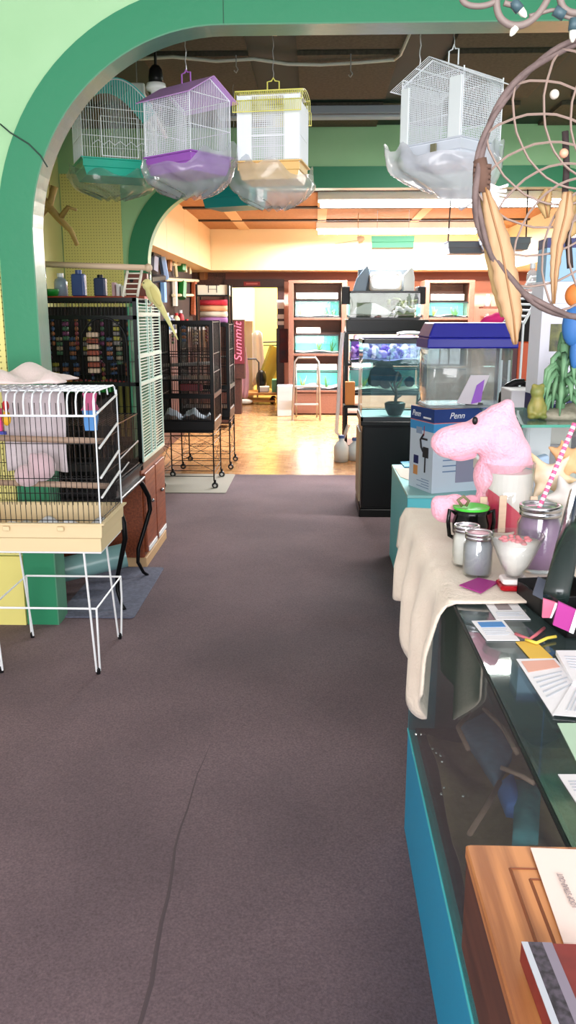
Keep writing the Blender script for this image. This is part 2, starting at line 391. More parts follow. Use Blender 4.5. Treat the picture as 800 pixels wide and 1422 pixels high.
# storeroom
struct('wall_store_back', MB().box(-2.3, -1.22, 16.2, 16.9, 0, 2.8).mi(1).box(-1.22, 1.2, 16.8, 16.9, 0, 2.8), [mat('store_cream', (240, 232, 208), .8), YELLOW])
struct('wall_store_left', rbox(-2.4, -2.3, 14.25, 16.9, 0, 2.8), mat('store_cream', (240, 232, 208), .8))
struct('wall_store_right', rbox(.6, .7, 14.25, 16.9, 0, 2.8), YELLOW)
struct('ceiling_store', rbox(-2.4, .7, 14.25, 16.9, 2.8, 2.9), CREAM)
# ================================================================== LIGHT
w = bpy.data.worlds.new('world'); S.world = w; w.use_nodes = True
w.node_tree.nodes['Background'].inputs['Color'].default_value = (.95, .95, 1, 1); w.node_tree.nodes['Background'].inputs['Strength'].default_value = 1.5
def area(name, loc, rot, sx, sy, power, col=(1, 1, 1)):
    l = bpy.data.lights.new(name, 'AREA'); l.shape = 'RECTANGLE'; l.size = sx; l.size_y = sy; l.energy = power; l.color = col
    o = bpy.data.objects.new(name, l); C.objects.link(o); o.location = loc; o.rotation_euler = rot; return o
area('shop_window_daylight', (.5, -2.8, 1.7), (R(82), 0, 0), 4.5, 2.2, 280, (1, .98, 1))
area('ceiling_tube_light', (1.2, 9.6, 2.62), (0, 0, 0), 2.5, .15, 380, (.97, .98, 1))
area('ceiling_tube_light', (1.1, 12.6, 2.62), (0, 0, 0), 2.5, .15, 380, (.97, .98, 1))
area('storeroom_light', (-.7, 15.6, 2.7), (0, 0, 0), 1.2, .6, 110, (1, .96, .86))
area('middle_bay_fill', (1.6, 6.0, 3.05), (0, 0, 0), 1.6, .2, 80, (1, .98, .93))  # fill added to brighten the hanging cages, no lit lamp hangs here
S.view_settings.view_transform = 'Standard'; S.view_settings.look = 'None'; S.view_settings.exposure = .35; S.view_settings.gamma = 1
S.view_settings.use_curve_mapping = False
S.cycles.use_denoising = True; S.cycles.max_bounces = 8; S.cycles.transparent_max_bounces = 24; S.cycles.sample_clamp_indirect = 6
S.cycles.caustics_reflective = False; S.cycles.caustics_refractive = False
# ================================================================== WIRE HELPERS
def wpanel(m, a, b, z0, z1, n, r=.0015, hz=(), ztop=None, rh=None):
    """vertical wires between floor points a and b; ztop(t) overrides the top; hz = heights of cross wires"""
    a = V(a); b = V(b)
    for i in range(n + 1):
        t = i / n; p = a.lerp(b, t); zt = ztop(t) if ztop else z1
        m.tube([(p.x, p.y, z0), (p.x, p.y, zt)], r)
    for h in hz: m.tube([(a.x, a.y, h), (b.x, b.y, h)], rh or r * 1.3)
def hpanel(m, a, b, z0, z1, n, r=.0015):
    """horizontal wires between a and b"""
    for i in range(n + 1):
        z = z0 + (z1 - z0) * i / n; m.tube([(a[0], a[1], z), (b[0], b[1], z)], r)
def rectwire(m, w, d, z, r): m.tube([(-w, -d, z), (w, -d, z), (w, d, z), (-w, d, z), (-w, -d, z)], r, 6)
def tray(name, w, d, h, m, root, lip=.012, flare=.9):
    t = MB()
    def ring(sx, sy, z): return [(-sx, -sy, z), (sx, -sy, z), (sx, sy, z), (-sx, sy, z)]
    L_ = [ring(w * flare, d * flare, 0), ring(w * .97, d * .97, h * .45), ring(w * .97 + .006, d * .97 + .006, h * .5), ring(w, d, h - .008), ring(w + lip, d + lip, h - .006), ring(w + lip, d + lip, h),
          ring(w - .006, d - .006, h), ring(w * flare - .005, d * flare - .005, .006)]
    vs = [p for l in L_ for p in l]; fs = [(3, 2, 1, 0)]
    for l in range(len(L_) - 1):
        for i in range(4): j = (i + 1) % 4; fs.append((l * 4 + i, l * 4 + j, l * 4 + 4 + j, l * 4 + 4 + i))
    k = (len(L_) - 1) * 4; fs.append((k, k + 1, k + 2, k + 3)); t.add(vs, fs)
    return t.build(name, m, root)
def hanger(root, z, m, h=.05, w=.03):
    q = MB(); q.tube([(-w, 0, z), (-w, 0, z + h * .75), (-w * .3, 0, z + h * .8), (0, 0, z + h), (w * .3, 0, z + h * .8), (w, 0, z + h * .75), (w, 0, z)], .0035, 6)
    return q.build('hanger', m, root)
def chain(root, x, y, z0, z1, m, r=.0022):
    q = MB(); n = max(3, int((z1 - z0) / .02))
    q.tube([(x + .003 * sin(i * 1.9), y + .003 * cos(i * 1.9), z0 + (z1 - z0) * i / n) for i in range(n + 1)], r, 5)
    return q.build('chain', m, root)
def bag(name, label, c, rx, ry, dep, hi, seed, m, rz=0, droop=0):
    """crumpled plastic bag pulled up round a cage tray"""
    rnd = random.Random(seed); ph = [rnd.uniform(0, 6.3) for _ in range(8)]
    def f(u, v):
        a = 2 * pi * u; t = v
        rim = hi * (.6 + .4 * sin(a * 2 + ph[0])) + .02 * sin(a * 7 + ph[1])
        rr = min(1, sin(min(1.0, .12 + t * 1.05) * pi / 2) ** .7) * (1 + .05 * sin(a * 5 + ph[2]) * t + .03 * sin(a * 11 + ph[3] + t * 5) + .05 * sin(t * 9 + ph[4]) * (1 - t) + (.06 * sin(a * 3 + ph[6]) if t > .85 else 0))
        z = -dep * (1 - t) ** 1.3 + (rim if t > .99 else rim * max(0, (t - .5) * 2) ** 1.5) - dep * .1 + droop * cos(a) * (1 - t)
        z += .008 * sin(a * 9 + t * 11 + ph[5])
        x = rx * rr * cos(a); y = ry * rr * sin(a)
        return V((x * cos(rz) - y * sin(rz), x * sin(rz) + y * cos(rz), z)) + V(c)
    g = MB().grid(f, 56, 14)
    return g.build(name, m, None, True, label=label, cat='plastic bag', group='plastic bags round the trays of hanging cages')
# ================================================================== HANGING CAGES
ZH = ZC
# 1: vaulted teal cage
p = at(161, 248, 4.98)
w_, d_ = .205, .155
root = thing('birdcage', 'white wire birdcage with aqua vaulted roof and teal tray, hanging beside the front arch', 'birdcage', (p.x, 4.98, p.z - .01), R(24), 'hanging birdcages')
tray('tray', w_, d_, .09, TEALP, root, .01)
m = MB(); zt = lambda t: .34 + .15 * sin(pi * t)
wpanel(m, (-w_, -d_, 0), (w_, -d_, 0), .085, 0, 30, .0016, (.2, .34), zt); wpanel(m, (-w_, d_, 0), (w_, d_, 0), .085, 0, 30, .0012, (.2, .34), zt)
for s in (-1, 1): wpanel(m, (s * w_, -d_, 0), (s * w_, d_, 0), .085, .34, 18, .0014, (.2, .34)); 
for x, y in ((-w_, -d_), (w_, -d_), (w_, d_), (-w_, d_)): m.tube([(x, y, .08), (x, y, .345)], .003, 6)
m.tube([(-w_ + 2 * w_ * i / 20, -d_, zt(i / 20)) for i in range(21)], .003, 6)
m.build('wire_body', WIREW, root)
m = MB()
for j in range(26):
    y = -d_ + 2 * d_ * j / 25; m.tube([((-w_ + 2 * w_ * i / 16) * 1.03, y * 1.04, zt(i / 16) + .004) for i in range(17)], .003)
for i in (0, 5, 11, 16): m.tube([((-w_ + 2 * w_ * i / 16) * 1.03, -d_ * 1.04, zt(i / 16) + .004), ((-w_ + 2 * w_ * i / 16) * 1.03, d_ * 1.04, zt(i / 16) + .004)], .003)
m.build('vaulted_roof', AQUAP, root)
MB().tube([(-.1, -d_ - .004, .1), (-.1, -d_ - .004, .3), (.1, -d_ - .004, .3), (.1, -d_ - .004, .1), (-.1, -d_ - .004, .1)], .003, 6).build('door', WIREW, root)
MB().tube([(-.15, -d_ - .004, .17)] + [(-.15 + .03 * i, -d_ - .012, .155 + .022 * (i % 2)) for i in range(11)], .0022).build('feeder_rail', WIREW, root)
MB().tube([(.024 * cos(a) , 0, .545 + .035 * sin(a)) for a in [R(-90 + 27 * i) for i in range(11)]] , .0038, 6).tube([(0, 0, .49), (0, 0, .512)], .004, 6).build('hook', mat('dark_hook', (50, 70, 66), .4), root)
chain(root, .01, 0, .578, ZH - p.z + .01, GREYW)
bag('plastic_bag', 'clear drooping plastic bag round the teal cage tray', (p.x - .02, 4.98, p.z + .0), .25, .2, .1, .06, 3, BAGG, R(24))
# 2: purple gable cage
p = at(262, 240, 4.35)
w_, d_ = .158, .134
root = thing('birdcage', 'white wire birdcage with purple gabled roof and purple tray', 'birdcage', (p.x, 4.35, p.z - .015), R(-38), 'hanging birdcages')
tray('tray', w_, d_, .085, PURP, root, .012)
m = MB(); gt = lambda t: .34 + .075 * (1 - abs(2 * t - 1))
for s in (-1, 1):
    wpanel(m, (-w_, s * d_, 0), (w_, s * d_, 0), .08, .34, 26, .0015, (.08, .2, .34))
    wpanel(m, (s * w_, -d_, 0), (s * w_, d_, 0), .08, 0, 24, .0015, (.08, .2, .34), gt)
hpanel(m, (-w_, -d_ + .003), (w_, -d_ + .003), .09, .33, 26, .0011)
for x, y in ((-w_, -d_), (w_, -d_), (w_, d_), (-w_, d_)): m.tube([(x, y, .075), (x, y, .345)], .003, 6)
m.tube([(-w_, -d_, .34), (-w_, 0, .415), (-w_, d_, .34)], .003, 6).tube([(w_, -d_, .34), (w_, 0, .415), (w_, d_, .34)], .003, 6)
m.build('wire_body', WIREW, root)
m = MB()
for s in (-1, 1): m.add([(-w_ - .03, s * .001, .422), (w_ + .03, s * .001, .422), (w_ + .03, s * (d_ + .03), .328), (-w_ - .03, s * (d_ + .03), .328)], [(0, 1, 2, 3)])
m.build('gabled_roof', LPURP, root, solid=.004)
hanger(root, .42, PURP, .06); chain(root, 0, 0, .478, ZH - p.z + .015, GREYW)
bag('plastic_bag', 'white plastic bag hanging round the purple cage tray', (p.x, 4.35, p.z - .005), .232, .205, .1, .12, 8, BAG, R(-30))
# 3: yellow stepped roof cage
p = at(380, 248, 4.5)
w_, d_ = .155, .13
root = thing('birdcage', 'white wire birdcage with yellow wire stepped roof and pale orange tray', 'birdcage', (p.x, 4.5, p.z - .02), R(-8), 'hanging birdcages')
tray('tray', w_, d_, .085, TRAYY, root, .012)
m = MB()
for s in (-1, 1):
    wpanel(m, (-w_, s * d_, 0), (w_, s * d_, 0), .08, .38, 34, .0024, (.08, .2, .38)); wpanel(m, (s * w_, -d_, 0), (s * w_, d_, 0), .08, .36, 24, .002, (.08, .2, .34))
hpanel(m, (-w_ * .5, -d_ - .002), (w_ * .45, -d_ - .002), .1, .33, 24, .0016)
for x, y in ((-w_, -d_), (w_, -d_), (w_, d_), (-w_, d_)): m.tube([(x, y, .075), (x, y, .385)], .0035, 6)
m.build('wire_body', WIREW, root)
m = MB()
prof = [(-.175, .30), (-.165, .355), (-.13, .36), (-.12, .405), (-.05, .42), (0, .423), (.05, .42), (.12, .405), (.13, .36), (.165, .355), (.175, .30)]
for j in range(36):
    x = -w_ - .012 + (2 * w_ + .024) * j / 35; m.tube([(x, a, b_) for a, b_ in prof], .0022)
for a, b_ in (prof[0], prof[2], prof[3], prof[5], prof[7], prof[8], prof[10]): m.tube([(-w_ - .014, a, b_), (w_ + .014, a, b_)], .003)
m.build('stepped_roof', YELP, root)
MB().add([(-w_ + .004, -.1, .395), (w_ - .004, -.1, .395), (w_ - .004, .1, .395), (-w_ + .004, .1, .395)], [(0, 1, 2, 3)]).build('roof_liner', WHITE, root, solid=.002)
for a_, b__ in ((-w_ + .003, -w_ * .55), (w_ * .5, w_ - .003)): MB().box(a_, b__, -d_ - .001, -d_ + .001, .09, .38).build('front_panel', mat('white_plastic', (235, 244, 246), .4), root)
hanger(root, .42, YELP, .07); chain(root, 0, 0, .488, ZH - p.z + .02, GREYW)
bag('plastic_bag', 'cloudy plastic bag twisted round the pale orange cage tray', (p.x, 4.5, p.z - .015), .215, .19, .12, .1, 15, BAG, R(8))
# 4: big white cage
p = at(624, 224, 4.3)
w_, d_ = .178, .152
root = thing('birdcage', 'large white wire house-shaped birdcage hanging beside the dreamcatcher', 'birdcage', (p.x, 4.3, p.z - .03), R(-46), 'hanging birdcages')
m = MB(); gt = lambda t: .36 + .085 * (1 - abs(2 * t - 1))
tray('tray', w_, d_, .1, mat('pale_grey_plastic', (214, 222, 232), .35), root, .01)
for s in (-1, 1):
    wpanel(m, (-w_, s * d_, 0), (w_, s * d_, 0), .09, 0, 36, .0015, (.09, .2, .38), gt); hpanel(m, (-w_, s * (d_ - .003)), (w_, s * (d_ - .003)), .1, .38, 30, .0013)
    wpanel(m, (s * w_, -d_, 0), (s * w_, d_, 0), .09, .38, 24, .0015, (.09, .2, .38)); hpanel(m, (s * (w_ - .003), -d_), (s * (w_ - .003), d_), .1, .38, 28, .0013)
    m.tube([(-w_, s * d_, .36), (0, s * d_, .445), (w_, s * d_, .36)], .0035, 6)
    for x in (-w_, w_): m.tube([(x, s * d_, .09), (x, s * d_, .39)], .0035, 6)
m.build('wire_body', WIREW, root)
MB().bevbox(-w_ - .004, -w_ + .045, -d_ - .006, -d_ + .004, .1, .355, .004).build('corner_panel', mat('white_plastic', (235, 244, 246), .4), root)
MB().bevbox(w_ - .075, w_ - .005, -d_ - .006, -d_ + .004, .1, .355, .004).build('corner_panel', mat('white_plastic', (235, 244, 246), .4), root)
m = MB()
for s in (-1, 1):
    for j in range(30):
        y = -d_ - .03 + (2 * d_ + .06) * j / 29; m.tube([(s * .002, y, .455), (s * (w_ + .05), y, .348)], .0015)
    for t in (0, .33, .66, 1): m.tube([(s * (w_ + .05) * t, -d_ - .03, .455 - .107 * t), (s * (w_ + .05) * t, d_ + .03, .455 - .107 * t)], .003)
m.build('gabled_roof', WIREW, root)
MB().bevbox(.02, .055, -d_ - .024, -d_ - .016, .045, .082, .003).build('label_sticker', mat('olive_sticker', (120, 118, 92), .6), root)
hanger(root, .45, WIREW, .09, .028); chain(root, 0, 0, .538, ZH - p.z + .03, GREYW)
chain(root, -.12, -.1, .40, ZH - p.z + .03, GREYW, .003)
bag('plastic_bag', 'bulky white plastic bag wrapped round the base of the large white cage', (p.x - .02, 4.3, p.z - .01), .275, .235, .15, .1, 21, BAGW, R(-24), -.05)
# teal tray cage seen farther back
p = at(326, 290, 6.6)
root = thing('cage_tray', 'deep teal cage tray with white clips hanging beyond the yellow-roofed cage', 'cage tray', (p.x, 6.6, p.z), R(-22))
tray('tray', .2, .15, .14, TEALD, root, .015)
for s in (-1, 1): MB().bevbox(s * .21 - .008, s * .21 + .008, -.05, .05, .04, .13, .006).build('clip', WHITE, root)
hanger(root, .12, GREYW, .2, .17); chain(root, 0, 0, .318, ZC - p.z, GREYW, .0014)
# second green hooded tray in the back room
p = at(545, 345, 11.15)
root = thing('hanging_tray', 'green and white tray hanging over the tank rack in the back room', 'tray', (p.x, 11.15, p.z), R(-4))
tray('tray', .27, .16, .14, mat('sea_green_plastic', (24, 116, 80), .5), root, .0, .98)
MB().tube([(-.2, 0, .12), (-.2, 0, ZB - p.z)], .004).build('cord', GREYW, root); MB().tube([(.2, 0, .12), (.2, 0, ZB - p.z)], .004).build('cord', GREYW, root)
# ================================================================== THINGS ON THE CEILING OF THE BAY
m = MB(); pts = [onz(x, y, ZC - .025) for x, y in ((175, 84), (240, 80), (300, 86), (352, 83), (400, 90), (445, 91), (500, 88), (548, 84))]
pts = [V((q.x, q.y, ZC - .02)) for q in pts]; m.tube(pts, .011, 8)
q = pts[-1]; e = onz(572, 40, ZC - .02); m.tube([q, (q.x + .03, q.y - .1, q.z), (e.x, e.y, ZC - .02)], .009, 8)
m.build('ceiling_conduit', mat('white_conduit', (206, 206, 196), .5), None, True, label='thin white conduit sagging across the dark ceiling panels', cat='conduit')
p0 = onz(302, 161, ZC - .06); p1 = onz(556, 168, ZC - .06)
root = thing('fluorescent_fixture', 'long unlit white fluorescent strip across the dark ceiling of the middle bay', 'ceiling light', ((p0.x + p1.x) / 2, p0.y, ZC - .09))
hl = (p1.x - p0.x) / 2
MB().bevbox(-hl, hl, -.06, .06, .03, .09, .01).build('housing', mat('grey_white_metal', (150, 156, 168), .4), root)
for s in (-1, 1): MB().tube([(-hl + .02, s * .03, .012), (hl - .02, s * .03, .012)], .014, 8).build('tube', mat('unlit_tube', (190, 196, 205), .3), root)
# strip light seen end on, left
q0 = at(190, 128, 5.25); q1 = at(222, 158, 6.4)
root = thing('strip_light', 'unlit twin tube strip light seen end on above the teal cage', 'ceiling light', (q0.x, q0.y, q0.z), atan2(q1.y - q0.y, q1.x - q0.x) - pi / 2)
ln = sqrt((q1.x - q0.x) ** 2 + (q1.y - q0.y) ** 2)
MB().bevbox(-.05, .05, -.03, .0, -.03, .045, .012).build('end_cap', WHITE, root)
for s in (-1, 1): MB().tube([(s * .034, 0, -.012), (s * .034, ln, -.012)], .017, 10).build('tube', mat('unlit_tube', (190, 196, 205), .3), root)
MB().box(-.045, .045, 0, ln, .01, .04).build('housing', mat('grey_metal', (96, 100, 96), .5), root)
for y_ in (.02, ln - .1): MB().tube([(0, y_, .04), (0, y_, ZC - q0.z)], .003).build('hanging_wire', GREYW, root)
q = at(217, 122, 4.85)
root = thing('lamp_socket', 'white porcelain lamp socket with a dark bulb hanging from the ceiling', 'lamp socket', (q.x, q.y, q.z))
MB().lathe([(0, .02), (.05, .02), (.055, .0), (.052, -.012), (.03, -.02), (.03, -.045), (0, -.045)]).build('socket', WHITE, root, True)
MB().lathe([(0, .11), (.02, .11), (.034, .09), (.04, .05), (.04, .02), (0, .02)]).build('cap', BLACK, root, True)
MB().lathe([(0, -.12), (.014, -.118), (.026, -.1), (.026, -.08), (.016, -.045)], n=16).build('bulb', mat('dark_bulb', (26, 34, 32), .2), root, True)
MB().tube([(0, 0, .11), (0, 0, ZC - q.z)], .008, 6).build('stem', BLACK, root)
a = at(300, 42, 4.25); b_ = at(385, 46, 4.25)
MB().tube([(a.x, a.y, ZC), a], .002, 5).tube([a, b_], .012, 8).build('wooden_rod', LWOOD, None, True, label='wooden rod lying just under the top of the front arch', cat='rod')
for (x, y, yy) in ((328, 92, 5.9), (487, 98, 5.9)):
    q = at(x, y, yy); g = MB().tube([(q.x, q.y, ZC), (q.x, q.y, q.z), (q.x + .012, q.y, q.z - .02), (q.x + .0, q.y, q.z - .04), (q.x - .014, q.y, q.z - .025)], .004, 6)
    g.build('ceiling_hook', GREYW, None, label='empty white ceiling hook ' + ('above the purple-roofed cage' if x < 400 else 'right of the yellow-roofed cage'), cat='hook', group='empty ceiling hooks')
# ================================================================== LEFT: SMALL CAGE ON THE WHITE STAND
X0, X1, Y0, Y1 = -1.42, -.86, 3.2, 3.56
cx, cy = (X0 + X1) / 2, (Y0 + Y1) / 2
root = thing('cage_stand', 'white wire stand with splayed hairpin legs carrying the beige tray cage', 'cage stand', (cx, cy, 0))
w_, d_ = .27, .17
m = MB(); rectwire(m, w_, d_, .565, .005); m.build('top_rail', WHITE, root)
for sx in (-1, 1):
    for sy in (-1, 1):
        fx, fy = sx * .205, (-.1 if sy < 0 else .30)
        g = MB().tube([(sx * (w_ - .07), sy * d_, .565), (fx, fy, .012), (fx + sx * .012, fy + .01, .012), (fx + sx * .02, fy + sy * .02, .20), (fx + sx * .02, fy + sy * .02, .305)], .0048, 6)
        if sx > 0 or sy > 0 or True:
            lg = g.build('leg', WHITE, root)
            MB().lathe([(0, -.012), (.009, -.012), (.01, .008), (.006, .016), (0, .016)], (fx + sx * .006, fy + .004, .012), 10).build('foot_cap', BLACK, lg).location -= lg.location
m = MB(); m.tube([(-.225, -.12, .305), (.225, -.12, .305), (.225, .32, .305), (-.225, .32, .305), (-.225, -.12, .305)], .0048, 6); m.build('shelf_rail', WHITE, root)
root = thing('birdcage', 'small birdcage with white wire top and black wire sides on a beige tray', 'birdcage', (cx, cy, .572))
tray('tray', .285, .19, .12, BEIGE, root, .012, .97)
for x in (-.1, .12): MB().bevbox(x - .014, x + .014, -.206, -.196, .09, .108, .004).build('clip', BEIGE, root)
m = MB(); zz = .12
for s in (-1, 1): wpanel(m, (-.275, s * .18, 0), (.275, s * .18, 0), zz - .01, .60, 26, .0016, (.13, .24, .30, .44))
for s in (-1, 1): wpanel(m, (s * .275, -.18, 0), (s * .275, .18, 0), zz - .01, .60, 16, .0014, (.13, .3, .44))
m.build('wire_sides', WIREB, root)
m = MB()
for j in range(17):
    x = -.275 + .55 * j / 16
    m.tube([(x, -.184, .55), (x, -.184, .605), (x, -.17, .632), (x, -.14, .642), (x, .14, .642), (x, .17, .632), (x, .184, .6)], .0035, 6)
m.tube([(-.279, -.186, .55), (.279, -.186, .55), (.279, .186, .6)], .0045, 6)
for y in (-.12, -.04, .04, .12): m.tube([(-.275, y, .642), (.275, y, .642)], .0035, 6)
for s in (-1, 1): m.tube([(.279, s * .184, .12), (.279, s * .184, .62)], .003, 6)
m.build('wire_top', WIREW, root)
for z0, z1 in ((.60, .56), (.48, .42), (.36, .30), (.27, .22)): MB().tube([(.284, -.16, z1), (.284, 0, (z0 + z1) / 2), (.284, .16, z0)], .005, 6).build('door_bar', WHITE, root)
for y, z in ((-.02, .44), (.04, .24)):
    MB().tube([(-.27, y, z), (.27, y - .02, z - .01)], .013, 10).build('perch', mat('perch_wood', (168, 142, 122), .6), root, True)
# inside and on the cage
def cloth(f, nu, nv, name, m, label, cat, th=.006, group=None): return MB().grid(f, nu, nv).build(name, m, None, True, solid=th, label=label, cat=cat, group=group)
TOW = mat('towel_grey_pink', (206, 196, 200), .95, sheen=.3, bump=(120, .4)); CREAMT = mat('cream_towel', (228, 208, 204), .95, sheen=.3, bump=(120, .4))
tx, ty, tz = cx, cy, 1.222
def f(u, v):
    x = -.3 + .42 * u; y = -.14 + .27 * v
    e = min(u, 1 - u, v, 1 - v) * 6; e = min(1, max(0, e))
    h = .022 + .055 * e * (.55 + .45 * sin(u * 6 + 1) * cos(v * 4)) + .014 * sin(u * 15 + v * 6) * e
    return V((tx + x + .02 * sin(v * 7), ty + y + .015 * sin(u * 9), tz + max(.012, h)))
cloth(f, 30, 18, 'towel', CREAMT, 'crumpled cream towel heaped on top of the small cage', 'towel')
def f(u, v): return V((cx - .19 + .27 * u, cy + .10 + .02 * sin(u * 11) + .01 * sin(v * 6), 1.19 - .34 * v))
cloth(f, 24, 16, 'hanging_cloth', TOW, 'pale grey cloth hanging inside the small white-topped cage', 'cloth', .005)
g = MB().ell((cx + .0, cy - .02, .89), (.06, .055, .062)).ell((cx - .07, cy + .0, .85), (.055, .05, .05)).ell((cx - .02, cy - .06, .93), (.02, .018, .03))
g.build('plush_toy', mat('dusty_pink_plush', (206, 178, 184), .95, sheen=.5, bump=(90, .5)), None, True, remesh=.008, label='round dusty pink plush toy resting on the lower perch of the small cage', cat='plush toy')
g = MB().mi(0).prism([(-.03, 0), (.03, 0), (.022, -.07), (.04, -.12), (-.04, -.12), (-.022, -.07)], lambda a, b_, t: V((cx + .2 + a, cy + .05 + t, 1.19 + b_ * .6)), -.006, .006)
g.mi(1).prism([(-.034, -.12), (.034, -.12), (.022, -.26), (-.026, -.26)], lambda a, b_, t: V((cx + .2 + a, cy + .05 + t, 1.19 + b_ * .6 + .0)), -.008, .008)
g.build('doll_toy', [mat('doll_pink', (190, 90, 130), .8), mat('doll_blue', (90, 150, 215), .8)], None, label='flat toy with pink top and blue skirt hanging in the small cage', cat='bird toy')
g = MB().mi(0).box(cx - .155, cx - .125, cy - .1, cy - .08, 1.05, 1.14).mi(1).ell((cx - .105, cy - .09, 1.10), (.018, .014, .03)).mi(2).ell((cx - .105, cy - .09, 1.15), (.014, .012, .022)).mi(3).box(cx - .22, cx - .11, cy - .1, cy - .085, 1.035, 1.048)
g.build('bead_toy', [mat('hot_pink', (220, 60, 130), .5), mat('toy_yellow', (235, 180, 40), .5), mat('toy_red', (200, 40, 40), .5), mat('toy_blue', (50, 60, 150), .5)], None, label='pink, yellow and red bead toy hanging inside the small cage', cat='bird toy')
def f(u, v): return V((cx - .18 + .42 * u, cy - .16 + .3 * v, .60 + .05 * abs(sin(u * 5 + v * 3)) * (1 - v * .4) + .012 * sin(u * 23)))
cloth(f, 26, 12, 'tray_liner', mat('white_liner_paper', (222, 226, 238), .8), 'crumpled white paper lining the beige cage tray', 'paper', .003)
# ================================================================== CAGE ON THE CURVED BLACK STAND
X0, X1, Y0, Y1 = -1.62, -1.0, 4.07, 4.65; cx, cy = (X0 + X1) / 2, (Y0 + Y1) / 2
IRON = mat('black_iron', (18, 18, 20), .4, .4)
root = thing('iron_cage_stand', 'black iron stand with curved cabriole legs beside the wooden cabinet', 'cage stand', (cx, cy, 0))
for sx in (-1, 1):
    for sy in (-1, 1):
        P_ = [(sx * (.31 + k), sy * (.29 + k), z) for k, z in ((-.03, .6), (.0, .56), (.03, .48), (.035, .40), (.0, .28), (-.03, .18), (-.035, .10), (-.01, .03), (.01, .008))]
        MB().tube(P_, lambda t: .016 - .007 * t, 8).build('leg', IRON, root, True)
MB().bevbox(-.33, .33, -.31, .31, .585, .605, .01).build('top_frame', IRON, root)
root = thing('birdcage', 'low black wire cage with deep black tray on the curved iron stand', 'birdcage', (cx, cy, .606))
tray('tray', .31, .29, .07, BLACK, root, .012, .97)
m = MB()
for s in (-1, 1):
    wpanel(m, (-.3, s * .28, 0), (.3, s * .28, 0), .07, .36, 28, .0017, (.08, .2, .36), rh=.004); wpanel(m, (s * .3, -.28, 0), (s * .3, .28, 0), .07, .36, 26, .0017, (.08, .2, .36), rh=.004)
for x in range(29): m.tube([(-.3 + .6 * x / 28, -.28, .36), (-.3 + .6 * x / 28, .28, .36)], .0017)
m.build('wire_body', WIREB, root)
MB().bevbox(-.3, .3, -.285, -.278, .13, .17, .003).build('door_band', BLACK, root)
for y0, y1, z in ((-.27, .0, .1), (-.2, .25, .18)): MB().tube([(.306, y0, z), (.306, y1, z + .03)], .004, 6).build('door_bar', GREYW, root)
g = MB(); g.tube([(-1.66, 4.2, .10), (-1.06, 4.42, .20)], .068, 20, False).tube([(-1.66, 4.2, .10), (-1.06, 4.42, .20)], .060, 20, False)
g.build('rolled_plastic', mat('teal_rolled_plastic', (120, 158, 158), .3), None, True, label='teal grey plastic roll lying under the curved iron stand', cat='plastic roll')
rug = mat('blue_grey_mat', (104, 108, 128), .95, n=(60, (84, 86, 102), .2), bump=(300, .4))
MB().bevbox(-1.32, -.92, 3.95, 4.82, .0005, .008, .02).build('floor_mat', rug, None, label='small blue grey mat under the curved iron stand', cat='mat')
# ================================================================== WOODEN CABINET AND TALL CAGE
X0, X1, Y0, Y1 = -1.78, -1.03, 4.84, 5.52; cx, cy = (X0 + X1) / 2, (Y0 + Y1) / 2
root = thing('wooden_cabinet', 'reddish wooden cabinet with two doors carrying the tall black cage', 'cabinet', (cx, cy, 0))
hw, hd = (X1 - X0) / 2, (Y1 - Y0) / 2
MB().bevbox(-hw, hw - .012, -hd, hd, .06, .60, .006).build('body', CABW, root)
MB().bevbox(-hw, hw, -hd - .004, hd + .004, 0, .06, .004).build('plinth', mat('beige_plinth', (196, 160, 118), .6), root)
for s in (-1, 1):
    dr = MB().bevbox(hw - .012, hw + .006, -hd + .02 if s < 0 else .01, -.01 if s < 0 else hd - .02, .09, .58, .004).build('door', CABW, root)
    k = MB().ell((.016, s * -.27, .36), (.012, .012, .012)).build('knob', STEEL, dr, True); k.location = (.018, 0 if s < 0 else 0, .28)
    k = MB().bevbox(0, .006, -.13, .13, 0, .03, .003).build('door_base_strip', WHITE, dr); k.location = (.012, 0, .0)
root = thing('tall_birdcage', 'tall black wire parrot cage with pale green side standing on the wooden cabinet', 'birdcage', (cx, cy, .602))
H = 1.0
BLKB = mat('gloss_black_frame', (14, 15, 16), .3)
MB().bevbox(-hw, hw, -hd, hd, 0, .05, .01).build('base_tray', BLKB, root)
fr = MB()
for x in (-hw + .012, hw - .012):
    for y in (-hd + .012, hd - .012): fr.box(x - .012, x + .012, y - .012, y + .012, .05, H)
for z in (.05, .5, H - .02, H - .12):
    fr.box(-hw, hw, -hd, -hd + .02, z, z + .022).box(-hw, hw, hd - .02, hd, z, z + .022).box(-hw, -hw + .02, -hd, hd, z, z + .022)
fr.build('frame', BLKB, root)
m = MB()
for s in (-1, 1): wpanel(m, (-hw + .02, s * (hd - .01), 0), (hw - .02, s * (hd - .01), 0), .07, H - .01, 34, .0017, (.25, .38, .64, .76))
wpanel(m, (-hw + .01, -hd, 0), (-hw + .01, hd, 0), .07, H - .01, 30, .0017, (.25, .64))
m.tube([(.05, -hd - .004, .5), (.05, -hd - .004, .75)] + [(.18 - .13 * cos(a), -hd - .004, .75 + .14 * sin(a)) for a in [R(18 * i) for i in range(11)]] + [(.31, -hd - .004, .5)], .006, 6)
for x in range(35): m.tube([(-hw + .02 + (2 * hw - .04) * x / 34, -hd, H), (-hw + .02 + (2 * hw - .04) * x / 34, hd, H)], .0018)
m.build('wire_body', WIREB, root)
SG = mat('pale_green_white_enamel', (196, 224, 214), .3)
m = MB()
hpanel(m, (hw, -hd + .02), (hw, hd - .02), .07, H - .03, 50, .0042)
for y in (-hd + .01, -.06, .06, hd - .01): m.box(hw - .005, hw + .008, y - .008, y + .008, .05, H)
for z in (.05, .5, .66, H - .1): m.box(hw - .005, hw + .009, -hd, hd, z, z + .02)
m.build('barred_side', SG, root)
